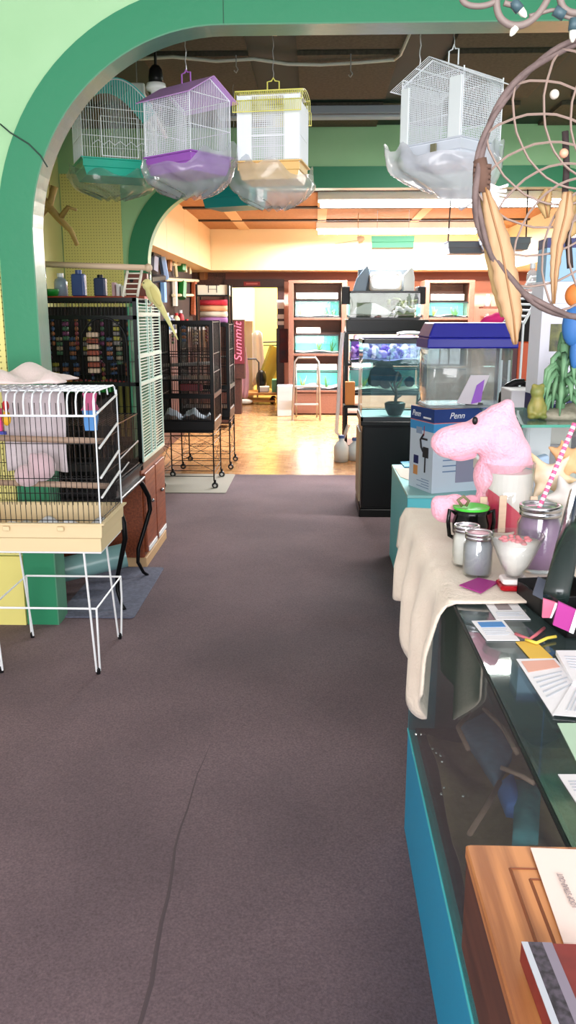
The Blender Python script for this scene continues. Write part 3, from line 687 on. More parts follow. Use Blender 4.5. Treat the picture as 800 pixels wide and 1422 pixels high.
MB().box(hw - .06, hw - .05, -hd + .03, hd - .03, .07, H - .05).build('inner_side_screen', mat('green_screen', (40, 120, 84), .6), root)
MB().bevbox(-.1, .2, -hd + .03, -hd + .1, .46, .52, .01).build('food_cup', GREENP, root)
# toys hanging in the tall cage, each its own thing
cols = [(130, 50, 56), (150, 134, 106), (50, 76, 110), (150, 142, 56), (56, 96, 66), (140, 86, 50), (120, 114, 110), (104, 50, 84)]  # muted tones, the dark of the alcove put into the toy colours
rnd = random.Random(4)
TM = [mat('toy_paint_' + c, v, .5) for c, v in zip(('red', 'bone', 'blue', 'yellow', 'green', 'orange', 'grey', 'magenta'), cols)]
tnames = ['red', 'bone white', 'blue', 'yellow', 'green', 'orange', 'grey', 'magenta']
def bead_toy(x, y, z, n, mi, kind, ln=.028):
    g = MB(); g.mi(0).tube([(x, y, z), (x, y, z - n * ln)], .0015)
    for i in range(n):
        zz = z - ln * (i + .6); g.mi(1 + (i % 2))
        if kind == 0: g.ell((x, y, zz), (.012, .012, ln * .5), n=8, h=6)
        elif kind == 1: g.bevbox(x - .018, x + .018, y - .012, y + .012, zz - ln * .4, zz + ln * .4, .004)
        else: g.tube([(x - .02, y, zz), (x + .02, y, zz + .005)], .009, 6)
    return g, [GREYW, TM[mi], TM[(mi + 3) % 8]]
row = 0
for j, (zt_, n0) in enumerate(((1.5, 5), (1.38, 4), (1.22, 3))):
    for i in range(9):
        x = -1.72 + .075 * i + rnd.uniform(-.01, .01); y = 5.0 + .12 * j + rnd.uniform(-.02, .02); mi = rnd.randrange(8); kd = rnd.randrange(3); n = n0 + rnd.randrange(3)
        g, ms = bead_toy(x, y, zt_, n, mi, kd)
        lvl = ('top', 'middle', 'lower')[j]; shp = ('round beads', 'square blocks', 'short sticks')[kd]
        g.build('hanging_bird_toy', ms, None, True, label='%s toy of %d %s, %s row of tall cage, %s from aisle' % (tnames[mi], n, shp, lvl, ('ninth', 'eighth', 'seventh', 'sixth', 'fifth', 'fourth', 'third', 'second', 'first')[i]), cat='bird toy', group='toys hanging in the tall cage')
g = MB()
for i in range(7): g.mi(i % 2).bevbox(-1.36, -1.29, 4.95, 4.99, 1.17 + .035 * i, 1.197 + .035 * i, .006)
g.build('block_stack_toy', [LWOOD, mat('red_brown_block', (150, 70, 50), .6)], None, label='tall stacked wooden block toy in the middle of the tall cage', cat='bird toy')
g = MB().tube([(-1.7, 4.93, 1.14), (-1.45, 4.93, 1.13)], .014, 8); g.build('thick_perch', mat('orange_wood', (190, 120, 60), .6), None, True, label='thick orange wooden perch across the left of the tall cage', cat='perch')
g = MB(); g.ell((-1.64, 4.91, 1.15), (.026, .02, .035)).ell((-1.635, 4.91, 1.105), (.02, .018, .02)).ell((-1.63, 4.91, 1.075), (.016, .015, .016)); g.build('orange_ball_toy', mat('burnt_orange', (190, 90, 40), .5), None, True, label='burnt orange ball toy on the thick perch', cat='bird toy')
g = MB()
for i in range(14): g.mi(i % 2).ell((-1.43 + .026 * i, 4.94, 1.12 + .006 * sin(i)), (.012, .012, .012), n=8, h=6)
g.build('bead_string_toy', [TM[0], mat('dark_red_bead', (120, 40, 30), .5)], None, True, label='string of red beads stretched across the tall cage', cat='bird toy')
for i in range(5):
    MB().bevbox(-1.30 + .045 * i, -1.275 + .045 * i, 5.44, 5.455, .72, 1.06, .004).build('yellow_slat_toy', TM[3], None, label='upright yellow slat low in the tall cage, %s from its aisle side' % ('fifth', 'fourth', 'third', 'second', 'first')[i], cat='bird toy', group='yellow slats in the tall cage')
# perch, ladder and parrot on the tall cage
a = at(62, 367, 4.95); b_ = at(206, 372, 4.95)
root = thing('perch_rod', 'long pale wooden perch rod across the top of the tall cage', 'perch', ((a.x + b_.x) / 2, 4.95, 0))
o = MB().tube([(a.x, 4.95, a.z), (b_.x, 4.95, b_.z)], .017, 12).build('rod', mat('pinkish_wood', (216, 188, 160), .5), root, True); o.location.x -= root.location.x; o.location.y = 0
o = MB().ell((b_.x, 4.95, b_.z), (.024, .024, .024)).build('end_knob', mat('pinkish_wood', (216, 188, 160), .5), root, True); o.location.x -= root.location.x; o.location.y = 0
o = MB().tube([(b_.x + .005, 4.95, 1.605), (b_.x + .005, 4.95, b_.z)], .007, 8).build('post', CHROME, root, True); o.location.x -= root.location.x; o.location.y = 0
o = MB().tube([(a.x - .002, 4.95, 1.605), (a.x - .002, 4.95, a.z)], .007, 8).build('post', CHROME, root, True); o.location.x -= root.location.x; o.location.y = 0
l0, l1, l2, l3 = at(171, 416, 4.9), at(177, 376, 4.93), at(191, 417, 4.9), at(197, 375, 4.93)
root = thing('ladder_toy', 'small white wooden ladder leaning from cage top to perch rod', 'bird ladder', (l0.x, 4.9, 1.605))
for q, r_ in ((l0, l1), (l2, l3)):
    o = MB().tube([(q.x, q.y, 1.61), (r_.x, r_.y, r_.z)], .008, 8).build('rail', mat('bleached_wood', (232, 226, 210), .6), root, True); o.location -= root.location
for i in range(5):
    t = (i + .5) / 5; u = l0.lerp(l1, t); v = l2.lerp(l3, t); zz = 1.61 + (l1.z - 1.61) * t
    o = MB().tube([(u.x, u.y, zz), (v.x, v.y, zz)], .004, 6).build('rung', mat('bleached_wood', (232, 226, 210), .6), root, True); o.location -= root.location
# parrot
q = at(213, 408, 4.95); q = V((q.x, q.y, q.z))
PY = mat('pale_yellow_feathers', (234, 226, 160), .8, n=(30, (224, 212, 138), .3), sheen=.3)
root = thing('parakeet', 'pale yellow long-tailed parakeet perched on the tall cage with tail hanging down', 'bird', q)
Ry = Matrix.Rotation(R(28), 3, 'Y')
g = MB(); g.ell((0, 0, 0), (.042, .04, .066), Matrix.Rotation(R(-22), 3, 'Y')).ell((-.032, -.005, .052), (.032, .03, .033)).ell((.022, 0, -.045), (.026, .026, .05), Matrix.Rotation(R(-28), 3, 'Y'))
g.tube([(.03, 0, -.05), (.065, .0, -.12), (.1, .005, -.19), (.135, .01, -.265)], lambda t: .022 - .017 * t, 8)
g.build('body', PY, root, True, remesh=.005)
MB().ell((.018, -.032, -.015), (.022, .012, .062), Matrix.Rotation(R(-26), 3, 'Y')).build('wing', mat('deeper_yellow_feathers', (222, 208, 134), .8), root, True)
g = MB(); g.tube([(-.062, -.008, .056), (-.073, -.01, .046), (-.07, -.01, .034)], lambda t: .010 - .007 * t, 8); g.build('beak', mat('horn_beak', (214, 170, 120), .4), root, True)
MB().ell((-.048, -.03, .06), (.004, .003, .004), n=8, h=6).build('eye', BLACK, root, True)
for s in (0, 1): MB().tube([(.0, -.01 - .02 * s, -.05), (-.018, -.01 - .02 * s, -.068), (-.03, -.012 - .02 * s, -.066)], .004, 6).build('foot', mat('pink_foot', (206, 160, 140), .6), root, True)
MB().bevbox(-2.38, -1.12, 5.56, 5.60, 0, 1.56, .004).build('alcove_shade_board', mat('alcove_shade_charcoal', (46, 42, 40), .8), None, label='charcoal board added behind the tall cage as alcove shade', cat='board')  # added dark board, sets the shade of the alcove behind the toys
# ledge with jars behind, in the alcove
MB().bevbox(-2.39, -1.14, 5.62, 5.92, 1.60, 1.63, .005).build('red_shelf', mat('red_brown_shelf', (176, 70, 44), .5), None, label='red brown wall shelf behind the tall cage', cat='shelf')
def bottle(name, x, y, z, r, h, m, capm, label, cat, group=None, square=False):
    root = thing(name, label, cat, (x, y, z), 0, group)
    if square: MB().bevbox(-r, r, -r * .8, r * .8, 0, h * .85, r * .3).build('body', m, root)
    else: MB().lathe([(0, 0), (r, 0), (r, h * .62), (r * .8, h * .74), (r * .42, h * .8), (r * .42, h * .86), (0, h * .86)], n=14).build('body', m, root, True)
    MB().lathe([(0, h * .84), (r * .5, h * .84), (r * .5, h), (0, h)], n=12).build('cap', capm, root)
    return root
DBLUE = mat('dusty_blue_plastic', (64, 88, 150), .4)
bottle('storage_jar', -1.73, 5.74, 1.631, .045, .15, mat('clear_blue_jar', (160, 180, 196), .2), WHITE, 'pale clear jar farthest to the outer end of the red shelf', 'jar')
bottle('storage_jar', -1.60, 5.72, 1.631, .045, .17, DBLUE, DBLUE, 'dusty blue square jar on the red shelf', 'jar', square=True)
bottle('storage_jar', -1.46, 5.74, 1.631, .04, .14, mat('navy_jar', (40, 56, 100), .4), BLACK, 'navy jar beside the white cards on the red shelf', 'jar', square=True)
MB().lathe([(0, 0), (.05, 0), (.06, .04), (.058, .045), (.048, .008), (0, .008)], (-1.78, 5.66, 1.631)).build('green_bowl', GREENP, None, True, label='small green bowl on the red shelf', cat='bowl')
for i in range(3): MB().bevbox(-1.37 + .03 * i, -1.35 + .03 * i, 5.68, 5.76, 1.631, 1.72 - .01 * i, .003).build('small_card_pack', [mat('pinkish_pack', (206, 170, 176), .6), PAPER, mat('pale_pack', (214, 214, 200), .6)][i], None, label=('pinkish', 'white', 'pale cream')[i] + ' slim pack standing on the red shelf', cat='pack', group='slim packs on the red shelf')
root = thing('brown_box', 'dark brown box with a finger hole at the inner end of the red shelf', 'box', (-1.22, 5.80, 1.631))
MB().bevbox(-.075, .075, -.05, .05, 0, .15, .004).build('body', mat('brown_leatherette', (116, 52, 32), .5), root)
MB().lathe([(0, 0), (.014, 0), (.014, .003), (0, .003)], (0, 0, 0), 12, Matrix.Rotation(pi / 2, 3, 'X')).build('finger_hole', BLACK, root).location = (-.03, -.0525, .09)
# driftwood hanging in the alcove
g = MB(); q = at(82, 300, 6.2)
g.tube([q + V((-.2, 0, .22)), q + V((-.1, 0, .1)), q + V((0, 0, -.02)), q + V((.08, .0, -.1)), q + V((.12, 0, -.2))], lambda t: .035 - .02 * t, 10)
g.tube([q + V((-.02, 0, .2)), q + V((-.06, 0, .08)), q + V((-.15, 0, -.02)), q + V((-.2, 0, -.12))], lambda t: .028 - .015 * t, 10).tube([q + V((0, 0, -.02)), q + V((.07, 0, .06)), q + V((.13, 0, .04))], lambda t: .022 - .012 * t, 8)
g.tube([q + V((-.06, 0, .06)), q + V((-.05, 0, .4)), (q.x - .05, q.y, ZC)], .003, 4)
g.build('hanging_driftwood', mat('driftwood', (178, 150, 84), .7, n=(14, (146, 120, 66))), None, True, label='twisted tan driftwood branch hanging in the alcove', cat='driftwood')
# cord looped across the arch face
g = MB(); P_ = [at(x, y, YA - .02) for x, y in ((0, 172), (14, 184), (24, 190), (40, 200), (56, 216), (66, 232))]; g.tube(P_, .0035, 5)
g.build('thin_cord', mat('dark_cord', (40, 66, 56), .6), None, True, label='thin dark cord running across the curve of the front arch', cat='cord')
# ================================================================== BLACK CAGES ON CASTER STANDS
CASTM = mat('caster_black', (20, 20, 22), .3)
def caster_stand(name, label, cx, cy, w_, d_, h, seed):
    root = thing(name, label, 'cage stand', (cx, cy, 0))
    for sx in (-1, 1):
        for sy in (-1, 1):
            lg = MB().tube([(sx * w_, sy * d_, h), (sx * w_, sy * d_, .07)], .0065, 6).build('leg', WIREB, root)
            c_ = MB().mi(0).lathe([(0, -.012), (.024, -.012), (.030, 0), (.024, .012), (0, .012)], (0, 0, 0), 14, Matrix.Rotation(pi / 2, 3, 'X')).mi(1).lathe([(0, -.014), (.014, -.014), (.014, .014), (0, .014)], (0, 0, 0), 10, Matrix.Rotation(pi / 2, 3, 'X')).mi(0).box(-.01, .01, -.008, .008, .02, .05)
            k = c_.build('caster', [CASTM, CHROME], lg); k.location = (.008, 0, -.07)
    m = MB()
    for z in (.11, .16, h - .05, h - .12): rectwire(m, w_, d_, z, .003)
    m.build('wire_rail', WIREB, root)
    for s in (-1, 1):
        MB().tube([(-w_, s * d_, h - .12), (w_, s * d_, .16)], .0026).tube([(w_, s * d_, h - .12), (-w_, s * d_, .16)], .0026).build('cross_brace', WIREB, root)
        MB().tube([(s * w_, -d_, h - .12), (s * w_, d_, .16)], .0026).tube([(s * w_, d_, h - .12), (s * w_, -d_, .16)], .0026).build('cross_brace', WIREB, root)
    m = MB(); m.box(-w_ - .005, w_ + .005, -d_ - .005, d_ + .005, h - .02, h); m.build('top_shelf', BLKB, root)
    return root
caster_stand('rolling_cage_stand', 'black wire stand on casters at the edge of the carpet carrying a black cage', -1.14, 7.5, .235, .27, .52, 1)
caster_stand('rolling_cage_stand', 'second black caster stand standing behind the first in the arch opening', -1.10, 8.42, .24, .24, .52, 2)
def black_cage(name, label, cx, cy, w_, d_, z0, h):
    root = thing(name, label, 'birdcage', (cx, cy, z0))
    MB().bevbox(-w_, w_, -d_, d_, 0, .085, .012).build('tray', BLACK, root)
    m = MB()
    for s in (-1, 1):
        wpanel(m, (-w_ + .01, s * (d_ - .01), 0), (w_ - .01, s * (d_ - .01), 0), .08, h, 26, .0027, (.09, .30, .5, .66, h), rh=.006)
        wpanel(m, (s * (w_ - .01), -d_ + .01, 0), (s * (w_ - .01), d_ - .01, 0), .08, h, 24, .0027, (.09, .30, .5, .66, h), rh=.006)
    for j in range(27): m.tube([(-w_ + .02 + (2 * w_ - .04) * j / 26, -d_ + .01, h), (-w_ + .02 + (2 * w_ - .04) * j / 26, d_ - .01, h)], .0025)
    m.build('wire_body', WIREB, root)
    f = MB()
    for x in (-w_ + .012, w_ - .012):
        for y in (-d_ + .012, d_ - .012): f.box(x - .014, x + .014, y - .014, y + .014, .06, h + .01)
    f.box(-w_, w_, -d_ - .004, -d_ + .016, h - .02, h + .012).box(-w_, w_, d_ - .016, d_ + .004, h - .02, h + .012).box(-w_, w_, -d_ - .003, -d_ + .012, .28, .32).box(w_ - .012, w_ + .003, -d_, d_, .28, .32)
    f.build('frame', BLKB, root)
    m = MB().tube([(-.12, -d_ - .006, .32), (-.12, -d_ - .006, .64), (.12, -d_ - .006, .64), (.12, -d_ - .006, .32), (-.12, -d_ - .006, .32)], .007, 6); m.build('door', BLKB, root)
    return root
bc = black_cage('black_birdcage', 'tall black wire cage on the front caster stand by the carpet edge', -1.14, 7.5, .25, .285, .521, .93)
black_cage('black_birdcage', 'tall black wire cage on the rear caster stand inside the middle arch', -1.10, 8.42, .25, .25, .521, .90)
MB().bevbox(-1.37, -.92, 7.24, 7.76, .95, .965, .004).build('cage_shelf', BLKB, None, label='black shelf board inside the front caster cage', cat='shelf')
g = MB().tube([(-1.36, 7.3, 1.08), (-.93, 7.33, 1.10)], .016, 8); g.build('rope_perch', mat('grey_rope', (120, 116, 112), .9, bump=(80, .5)), None, True, label='grey rope perch across the middle of the front caster cage', cat='perch')
g = MB().bevbox(-1.2, -1.0, 7.3, 7.34, .86, .92, .01); g.build('red_feeder', mat('dark_red_plastic', (120, 24, 32), .4), None, label='dark red feeder low inside the front caster cage', cat='feeder')
def f(u, v): return V((-1.33 + .38 * u, 7.26 + .2 * v, .612 + .09 * abs(sin(u * 6 + 1)) * (1 - abs(v - .5)) + .008 * sin(u * 31)))
cloth(f, 24, 8, 'cage_paper', mat('pale_blue_paper', (170, 182, 194), .8), 'crumpled pale paper in the tray of the front caster cage', 'paper', .003)
for i, (x, z, c) in enumerate(((-1.28, 1.34, 4), (-1.18, 1.36, 2), (-1.08, 1.33, 6), (-.98, 1.36, 5))):
    g, ms = bead_toy(x, 7.5, z + .06, 5, c, i % 3); g.build('hanging_bird_toy', ms, None, True, label=['green', 'blue', 'grey', 'orange'][i] + ' toy hanging in the front caster cage, %s from the left' % ['first', 'second', 'third', 'fourth'][i], cat='bird toy', group='toys in the front caster cage')
MB().bevbox(-1.62, -.78, 7.02, 7.9, .0005, .007, .02).build('floor_mat', mat('pale_grey_mat', (142, 138, 128), .9, bump=(200, .3)), None, label='pale grey mat under the front caster stand', cat='mat')
# ================================================================== LEFT WALL OF THE BACK ROOM
rnd = random.Random(11)
MB().bevbox(-2.35, -1.7, 8.6, 13.2, 1.30, 1.34, .004).build('wall_shelf', mat('grey_shelf', (160, 158, 156), .6), None, label='long pale shelf along the dark left wall of the back room', cat='shelf')
MB().bevbox(-2.345, -1.72, 8.7, 13.1, .0, 1.299, .01).build('wall_cabinet', DWOOD, None, label='dark cabinet run under the pale shelf on the left wall', cat='cabinet')
MB().bevbox(-1.99, -1.93, 8.6, 13.2, 1.342, 2.19, .004).build('display_panel', mat('dark_display_panel', (52, 36, 30), .8, n=(4, (40, 28, 26))), None, label='dark display panel above the pale shelf under the left soffit', cat='panel')
# hanging toys and goods under the soffit
goods = [(208, 374, 8.8, 'grey'), (222, 356, 9.0, 'blue'), (236, 364, 9.4, 'bone'), (243, 368, 9.7, 'tan'), (253, 370, 10.2, 'green'), (259, 366, 10.5, 'bone'), (265, 372, 10.8, 'bone'), (281, 376, 12.2, 'tan')]
def onX(px, py, X):
    d = ray(px, py); return EYE + d * (X / d.x)
GM = {'grey': mat('goods_grey', (120, 122, 136), .5), 'blue': mat('goods_blue', (110, 150, 196), .4), 'bone': mat('goods_bone', (206, 196, 160), .6), 'tan': mat('goods_tan', (150, 106, 66), .6), 'green': mat('goods_green', (10, 110, 30), .5), 'red': mat('goods_red', (160, 30, 40), .5)}
def strip_item(name, label, pts, wd, m, cat, group=None):
    """a flat packed or carved thing of real thickness hanging down the left wall at X = -1.9"""
    g = MB()
    for (a, b_) in zip(pts, pts[1:]):
        p, q = onX(a[0], a[1], -1.88), onX(b_[0], b_[1], -1.88); g.tube([p, q], wd, 6)
    return g.build(name, m, None, label=label, cat=cat, group=group)
G1 = 'goods hanging under the left soffit'
strip_item('packed_toy', 'grey card pack hanging nearest the edge of the middle arch', [(212, 358), (211, 378)], .07, GM['grey'], 'pack', G1)
strip_item('black_harness', 'black bundle hanging just under the left soffit', [(208, 351), (219, 353)], .05, BLACK, 'harness', G1)
strip_item('black_harness', 'black bundle hanging below the grey card pack', [(207, 388), (226, 386)], .045, BLACK, 'harness', G1)
strip_item('blue_pack', 'long blue plastic pack hanging beside the grey pack', [(224, 352), (230, 386)], .045, GM['blue'], 'pack', G1)
strip_item('blue_pack', 'lower blue plastic pack above the black cage', [(226, 392), (227, 420)], .045, GM['blue'], 'pack', G1)
strip_item('wooden_toy', 'tan carved toy strip hanging by the blue pack', [(236, 352), (235, 376)], .035, GM['tan'], 'bird toy', G1)
strip_item('wooden_toy', 'bone coloured stick toy hanging between the tan strip and green toy', [(241, 349), (245, 384)], .025, GM['bone'], 'bird toy', G1)
strip_item('green_toy', 'bright green bird toy hanging over the long bar', [(251, 359), (251, 376)], .075, GM['green'], 'bird toy', G1)
strip_item('green_toy', 'bright green bird toy hanging under the long bar', [(253, 392), (252, 414)], .065, GM['green'], 'bird toy', G1)
strip_item('stick_toy', 'upright bone stick just right of the upper green toy', [(257, 354), (258, 378)], .022, GM['bone'], 'bird toy', G1)
strip_item('stick_toy', 'upright bone stick second to the right of the upper green toy', [(262, 356), (264, 380)], .022, GM['bone'], 'bird toy', G1)
strip_item('cross_bar', 'short bone bar crossing behind the upper green toy', [(240, 367), (262, 367)], .02, GM['bone'], 'bar', G1)
strip_item('long_bar', 'long bone coloured perch bar between the two green toys', [(231, 388), (275, 390)], .022, GM['bone'], 'bar', G1)
strip_item('cross_bar', 'short bone bar through the lower green toy', [(240, 410), (268, 410)], .02, GM['bone'], 'bar', G1)
strip_item('white_post', 'thick white upright stick below the long bar', [(242, 391), (243, 425)], .04, mat('bone_white', (220, 214, 196), .6), 'post', G1)
strip_item('orange_post', 'orange brown upright post left of the shelf of rolled fabrics', [(269, 392), (268, 438)], .05, CABW, 'post')
strip_item('hanging_board', 'plain tan board hanging at the far end of the left soffit', [(281, 366), (282, 388)], .085, GM['tan'], 'board', G1)
# bottles on the long pale shelf (seen above the black cages)
for i, (px, c, h) in enumerate(((232, 'blue', .20), (238, 'grey', .17), (245, 'bone', .2), (251, 'red', .24), (259, 'bone', .12))):
    q = onX(px, 436, -1.85)
    bottle('shelf_bottle', -1.85, q.y, 1.341, .045, h, GM[c], RED if c == 'bone' else WHITE, ['dark blue', 'grey', 'cream', 'red', 'small cream'][i] + ' bottle on the pale shelf of the left wall, %s from the arch' % ['first', 'second', 'third', 'fourth', 'fifth'][i], 'bottle', 'bottles on the pale left shelf')
# end rack with fabric rolls
p0 = at(274, 395, 11.4); p1 = at(318, 395, 11.4)
xa, xb = p0.x, p1.x; zt_ = p0.z; zb = at(300, 447, 11.4).z
root = thing('end_rack', 'black framed rack of rolled fabrics left of the doorway', 'rack', ((xa + xb) / 2, 11.5, 0)); hw = (xb - xa) / 2
f_ = MB()
for s in (-1, 1):
    for y in (-.2, .2): f_.box(s * hw - .012, s * hw + .012, y - .012, y + .012, 0, zt_)
f_.build('frame', BLKB, root)
for z in (zb - .03, (zt_ + zb) / 2 + .09, .5, .95): MB().box(-hw, hw, -.2, .2, z, z + .015).build('shelf_board', BLKB, root)
MB().bevbox(-hw, hw, -.2, .2, .06, .49, .01).build('lower_box', DWOOD, root)
zs_ = (zt_ + zb) / 2 + .106
root2 = thing('white_carton', 'white carton with a small table drawing on top of the fabric rack', 'box', ((xa + xb) / 2, 11.5, zs_))
MB().bevbox(-hw + .01, hw - .01, -.17, .17, 0, zt_ - zs_ - .01, .006).build('carton', mat('cream_carton', (214, 206, 184), .7), root2)
g = MB(); g.box(-.09, .09, -.173, -.171, .12, .128).box(-.06, -.05, -.173, -.171, .03, .12).box(.05, .06, -.173, -.171, .03, .12).box(-.05, .05, -.173, -.171, .07, .076); g.build('printed_table', CAPT, root2)
hh = (zs_ - .016 - zb + .0) / 4 * .9
for i, (nm, c) in enumerate((('mauve', (150, 100, 150)), ('cream', (200, 190, 170)), ('peach', (206, 150, 110)), ('red', (180, 40, 56)))):
    g = MB(); r_ = hh / 2
    g.tube([(xa + .03, 11.42, zb - .014 + r_ + hh * i * 1.02), (xb - .03, 11.42, zb - .014 + r_ + hh * i * 1.02)], r_, 12)
    g.build('fabric_roll', mat('fabric_' + nm, c, .9, bump=(40, .3)), None, True, label=nm + ' fabric roll on the black rack left of the doorway', cat='fabric roll', group='fabric rolls on the end rack')
# dark cabinet with the pink script
p0 = at(319, 444, 13.0); p1 = at(339, 444, 13.0); zb = at(330, 500, 13).z
root = thing('dark_cabinet', 'dark wood cabinet with pink lettering down its side beside the doorway', 'cabinet', ((p0.x + p1.x) / 2, 13.3, 0)); hw = (p1.x - p0.x) / 2
MB().bevbox(-hw, hw, -.3, -.12, .55, p0.z, .008).build('upper_body', DWOOD, root); MB().bevbox(-hw, hw - .06, -.28, -.12, 0, .55, .008).build('lower_body', DWOOD, root)
MB().bevbox(-hw * .4, hw, -.306, -.300, .78, p0.z - .02, .003).build('sign_board', mat('dark_red_board', (96, 20, 34), .6), root)
text('Summit', .17, mat('pink_lettering', (230, 120, 150), .5), root, (hw * .15, -.31, (p0.z + .78) / 2 + .0), (pi / 2, -pi / 2, 0), sx=1.15, shear=.25)
# ================================================================== STOREROOM THINGS
STG = 14.9
root = thing('platform_trolley', 'wooden platform trolley with a dark loop handle in the storeroom', 'trolley', (-1.05, 14.75, 0))
MB().bevbox(-.33, .36, -.25, .35, .16, .20, .01).build('platform', mat('trolley_wood', (196, 136, 66), .6), root)
MB().bevbox(-.30, .33, -.2, .3, .03, .07, .01).build('lower_board', mat('trolley_wood', (196, 136, 66), .6), root)
MB().tube([(-.32, -.2, .2), (-.32, -.2, .72), (-.27, -.2, .78), (.0, -.2, .78), (.05, -.2, .72), (.05, -.2, .2)], .014, 8).build('handle', mat('dark_tube', (70, 76, 84), .4, .4), root, True)
for x in (-.25, .28):
    for y in (-.15, .25): MB().lathe([(0, -.02), (.05, -.02), (.055, 0), (.05, .02), (0, .02)], (0, 0, 0), 14, Matrix.Rotation(pi / 2, 3, 'X')).build('wheel', BLACK, root, True).location = (x, y, .056 - .055)
MB().bevbox(-.78, -.66, 14.6, 14.85, .205, .42, .01).build('green_crate', mat('pale_green_crate', (120, 196, 150), .5), None, label='pale green crate on the wooden trolley', cat='crate')
MB().bevbox(-1.02, -.83, 14.6, 14.8, .205, .30, .02).build('white_tub', WHITE, None, label='low white tub on the wooden trolley', cat='tub')
g = MB(); g.grid(lambda u, v: V((-.70 + .24 * u - .24 * v - .12, 15.12 + .1 * sin(u * 3), 1.0 - .12 * u - .66 * v)), 8, 10)
g.build('folding_lounger', mat('olive_canvas', (176, 172, 88), .8), None, solid=.06, label='olive folded lounger tipped against the yellow storeroom wall', cat='lounger')
def f(u, v): return V((-1.36 + .17 * u + .03 * sin(v * 4) * u, 14.40 + .02 * sin(u * 16), .12 + .86 * v))
cloth(f, 20, 8, 'pink_sheet', mat('pink_sheet', (226, 178, 188), .8), 'pink sheet hanging at the left inside the storeroom', 'sheet', .01)
def f(u, v): return V((-1.16 + .26 * u - .08 * v * u, 15.16 + .02 * sin(u * 12), .25 + .95 * v + .05 * sin(u * 3)))
cloth(f, 20, 8, 'white_sheet', mat('white_sheet', (236, 236, 228), .8), 'white sheet draped beside the pink sheet in the storeroom', 'sheet', .01)
MB().bevbox(-1.38, -1.15, 15.2, 15.45, .0, 1.42, .01).build('tall_carton', mat('pale_carton', (196, 180, 150), .8), None, label='tall pale carton standing against the cream storeroom wall', cat='box')
MB().ell((-.98, 14.86, .41), (.10, .12, .17)).build('black_bag', BLACK, None, True, remesh=.02, label='black bag slumped behind the trolley handle', cat='bag')
MB().ell((-1.24, 14.5, .05), (.13, .1, .05)).build('white_bundle', mat('white_sheet', (236, 236, 228), .8), None, True, label='small white bundle on the floor by the pink sheet', cat='bundle')
MB().tube([(-1.1, 15.6, 1.03), (-.3, 15.6, 1.05)], .014, 6).tube([(-1.1, 15.6, .97), (-.3, 15.6, .99)], .010, 6).tube([(-1.1, 15.6, 1.03), (-1.1, 15.6, 0)], .014, 6).tube([(-.3, 15.6, 1.05), (-.3, 15.6, 0)], .014, 6).build('garment_rail', mat('dark_tube', (70, 76, 84), .4, .4), None, label='thin dark rail in front of the yellow storeroom wall', cat='rail')
root = thing('framed_door_leaf', 'dark open door leaf at the right of the storeroom opening', 'door', (-.66, 14.35, 0))
MB().bevbox(-.02, .02, -.08, .25, .03, 1.3, .004).build('leaf', BLKB, root)
for z, hh in ((1.62, .14), (1.46, .07), (1.36, .06)): MB().bevbox(-.66, -.54, 14.008, 14.019, z, z + hh, .003).build('notice', PAPER, None, label={1.62: 'top', 1.46: 'middle', 1.36: 'lowest'}[z] + ' white notice pinned right of the doorway', cat='notice')
# coloured hanging beside the door
MB().bevbox(-.62, -.47, 13.94, 14.03, .75, 1.30, .02).build('hanging_clothing', mat('dark_blue_fabric', (52, 56, 74), .9, n=(8, (96, 50, 60))), None, label='dark hanging clothes between the doorway and the tank rack', cat='clothing')
MB().bevbox(-.60, -.35, 12.75, 12.95, 0, .47, .012).build('foam_slab', mat('grey_white_slab', (178, 186, 190), .6), None, label='upright grey white slab on the floor left of the step frame', cat='slab')
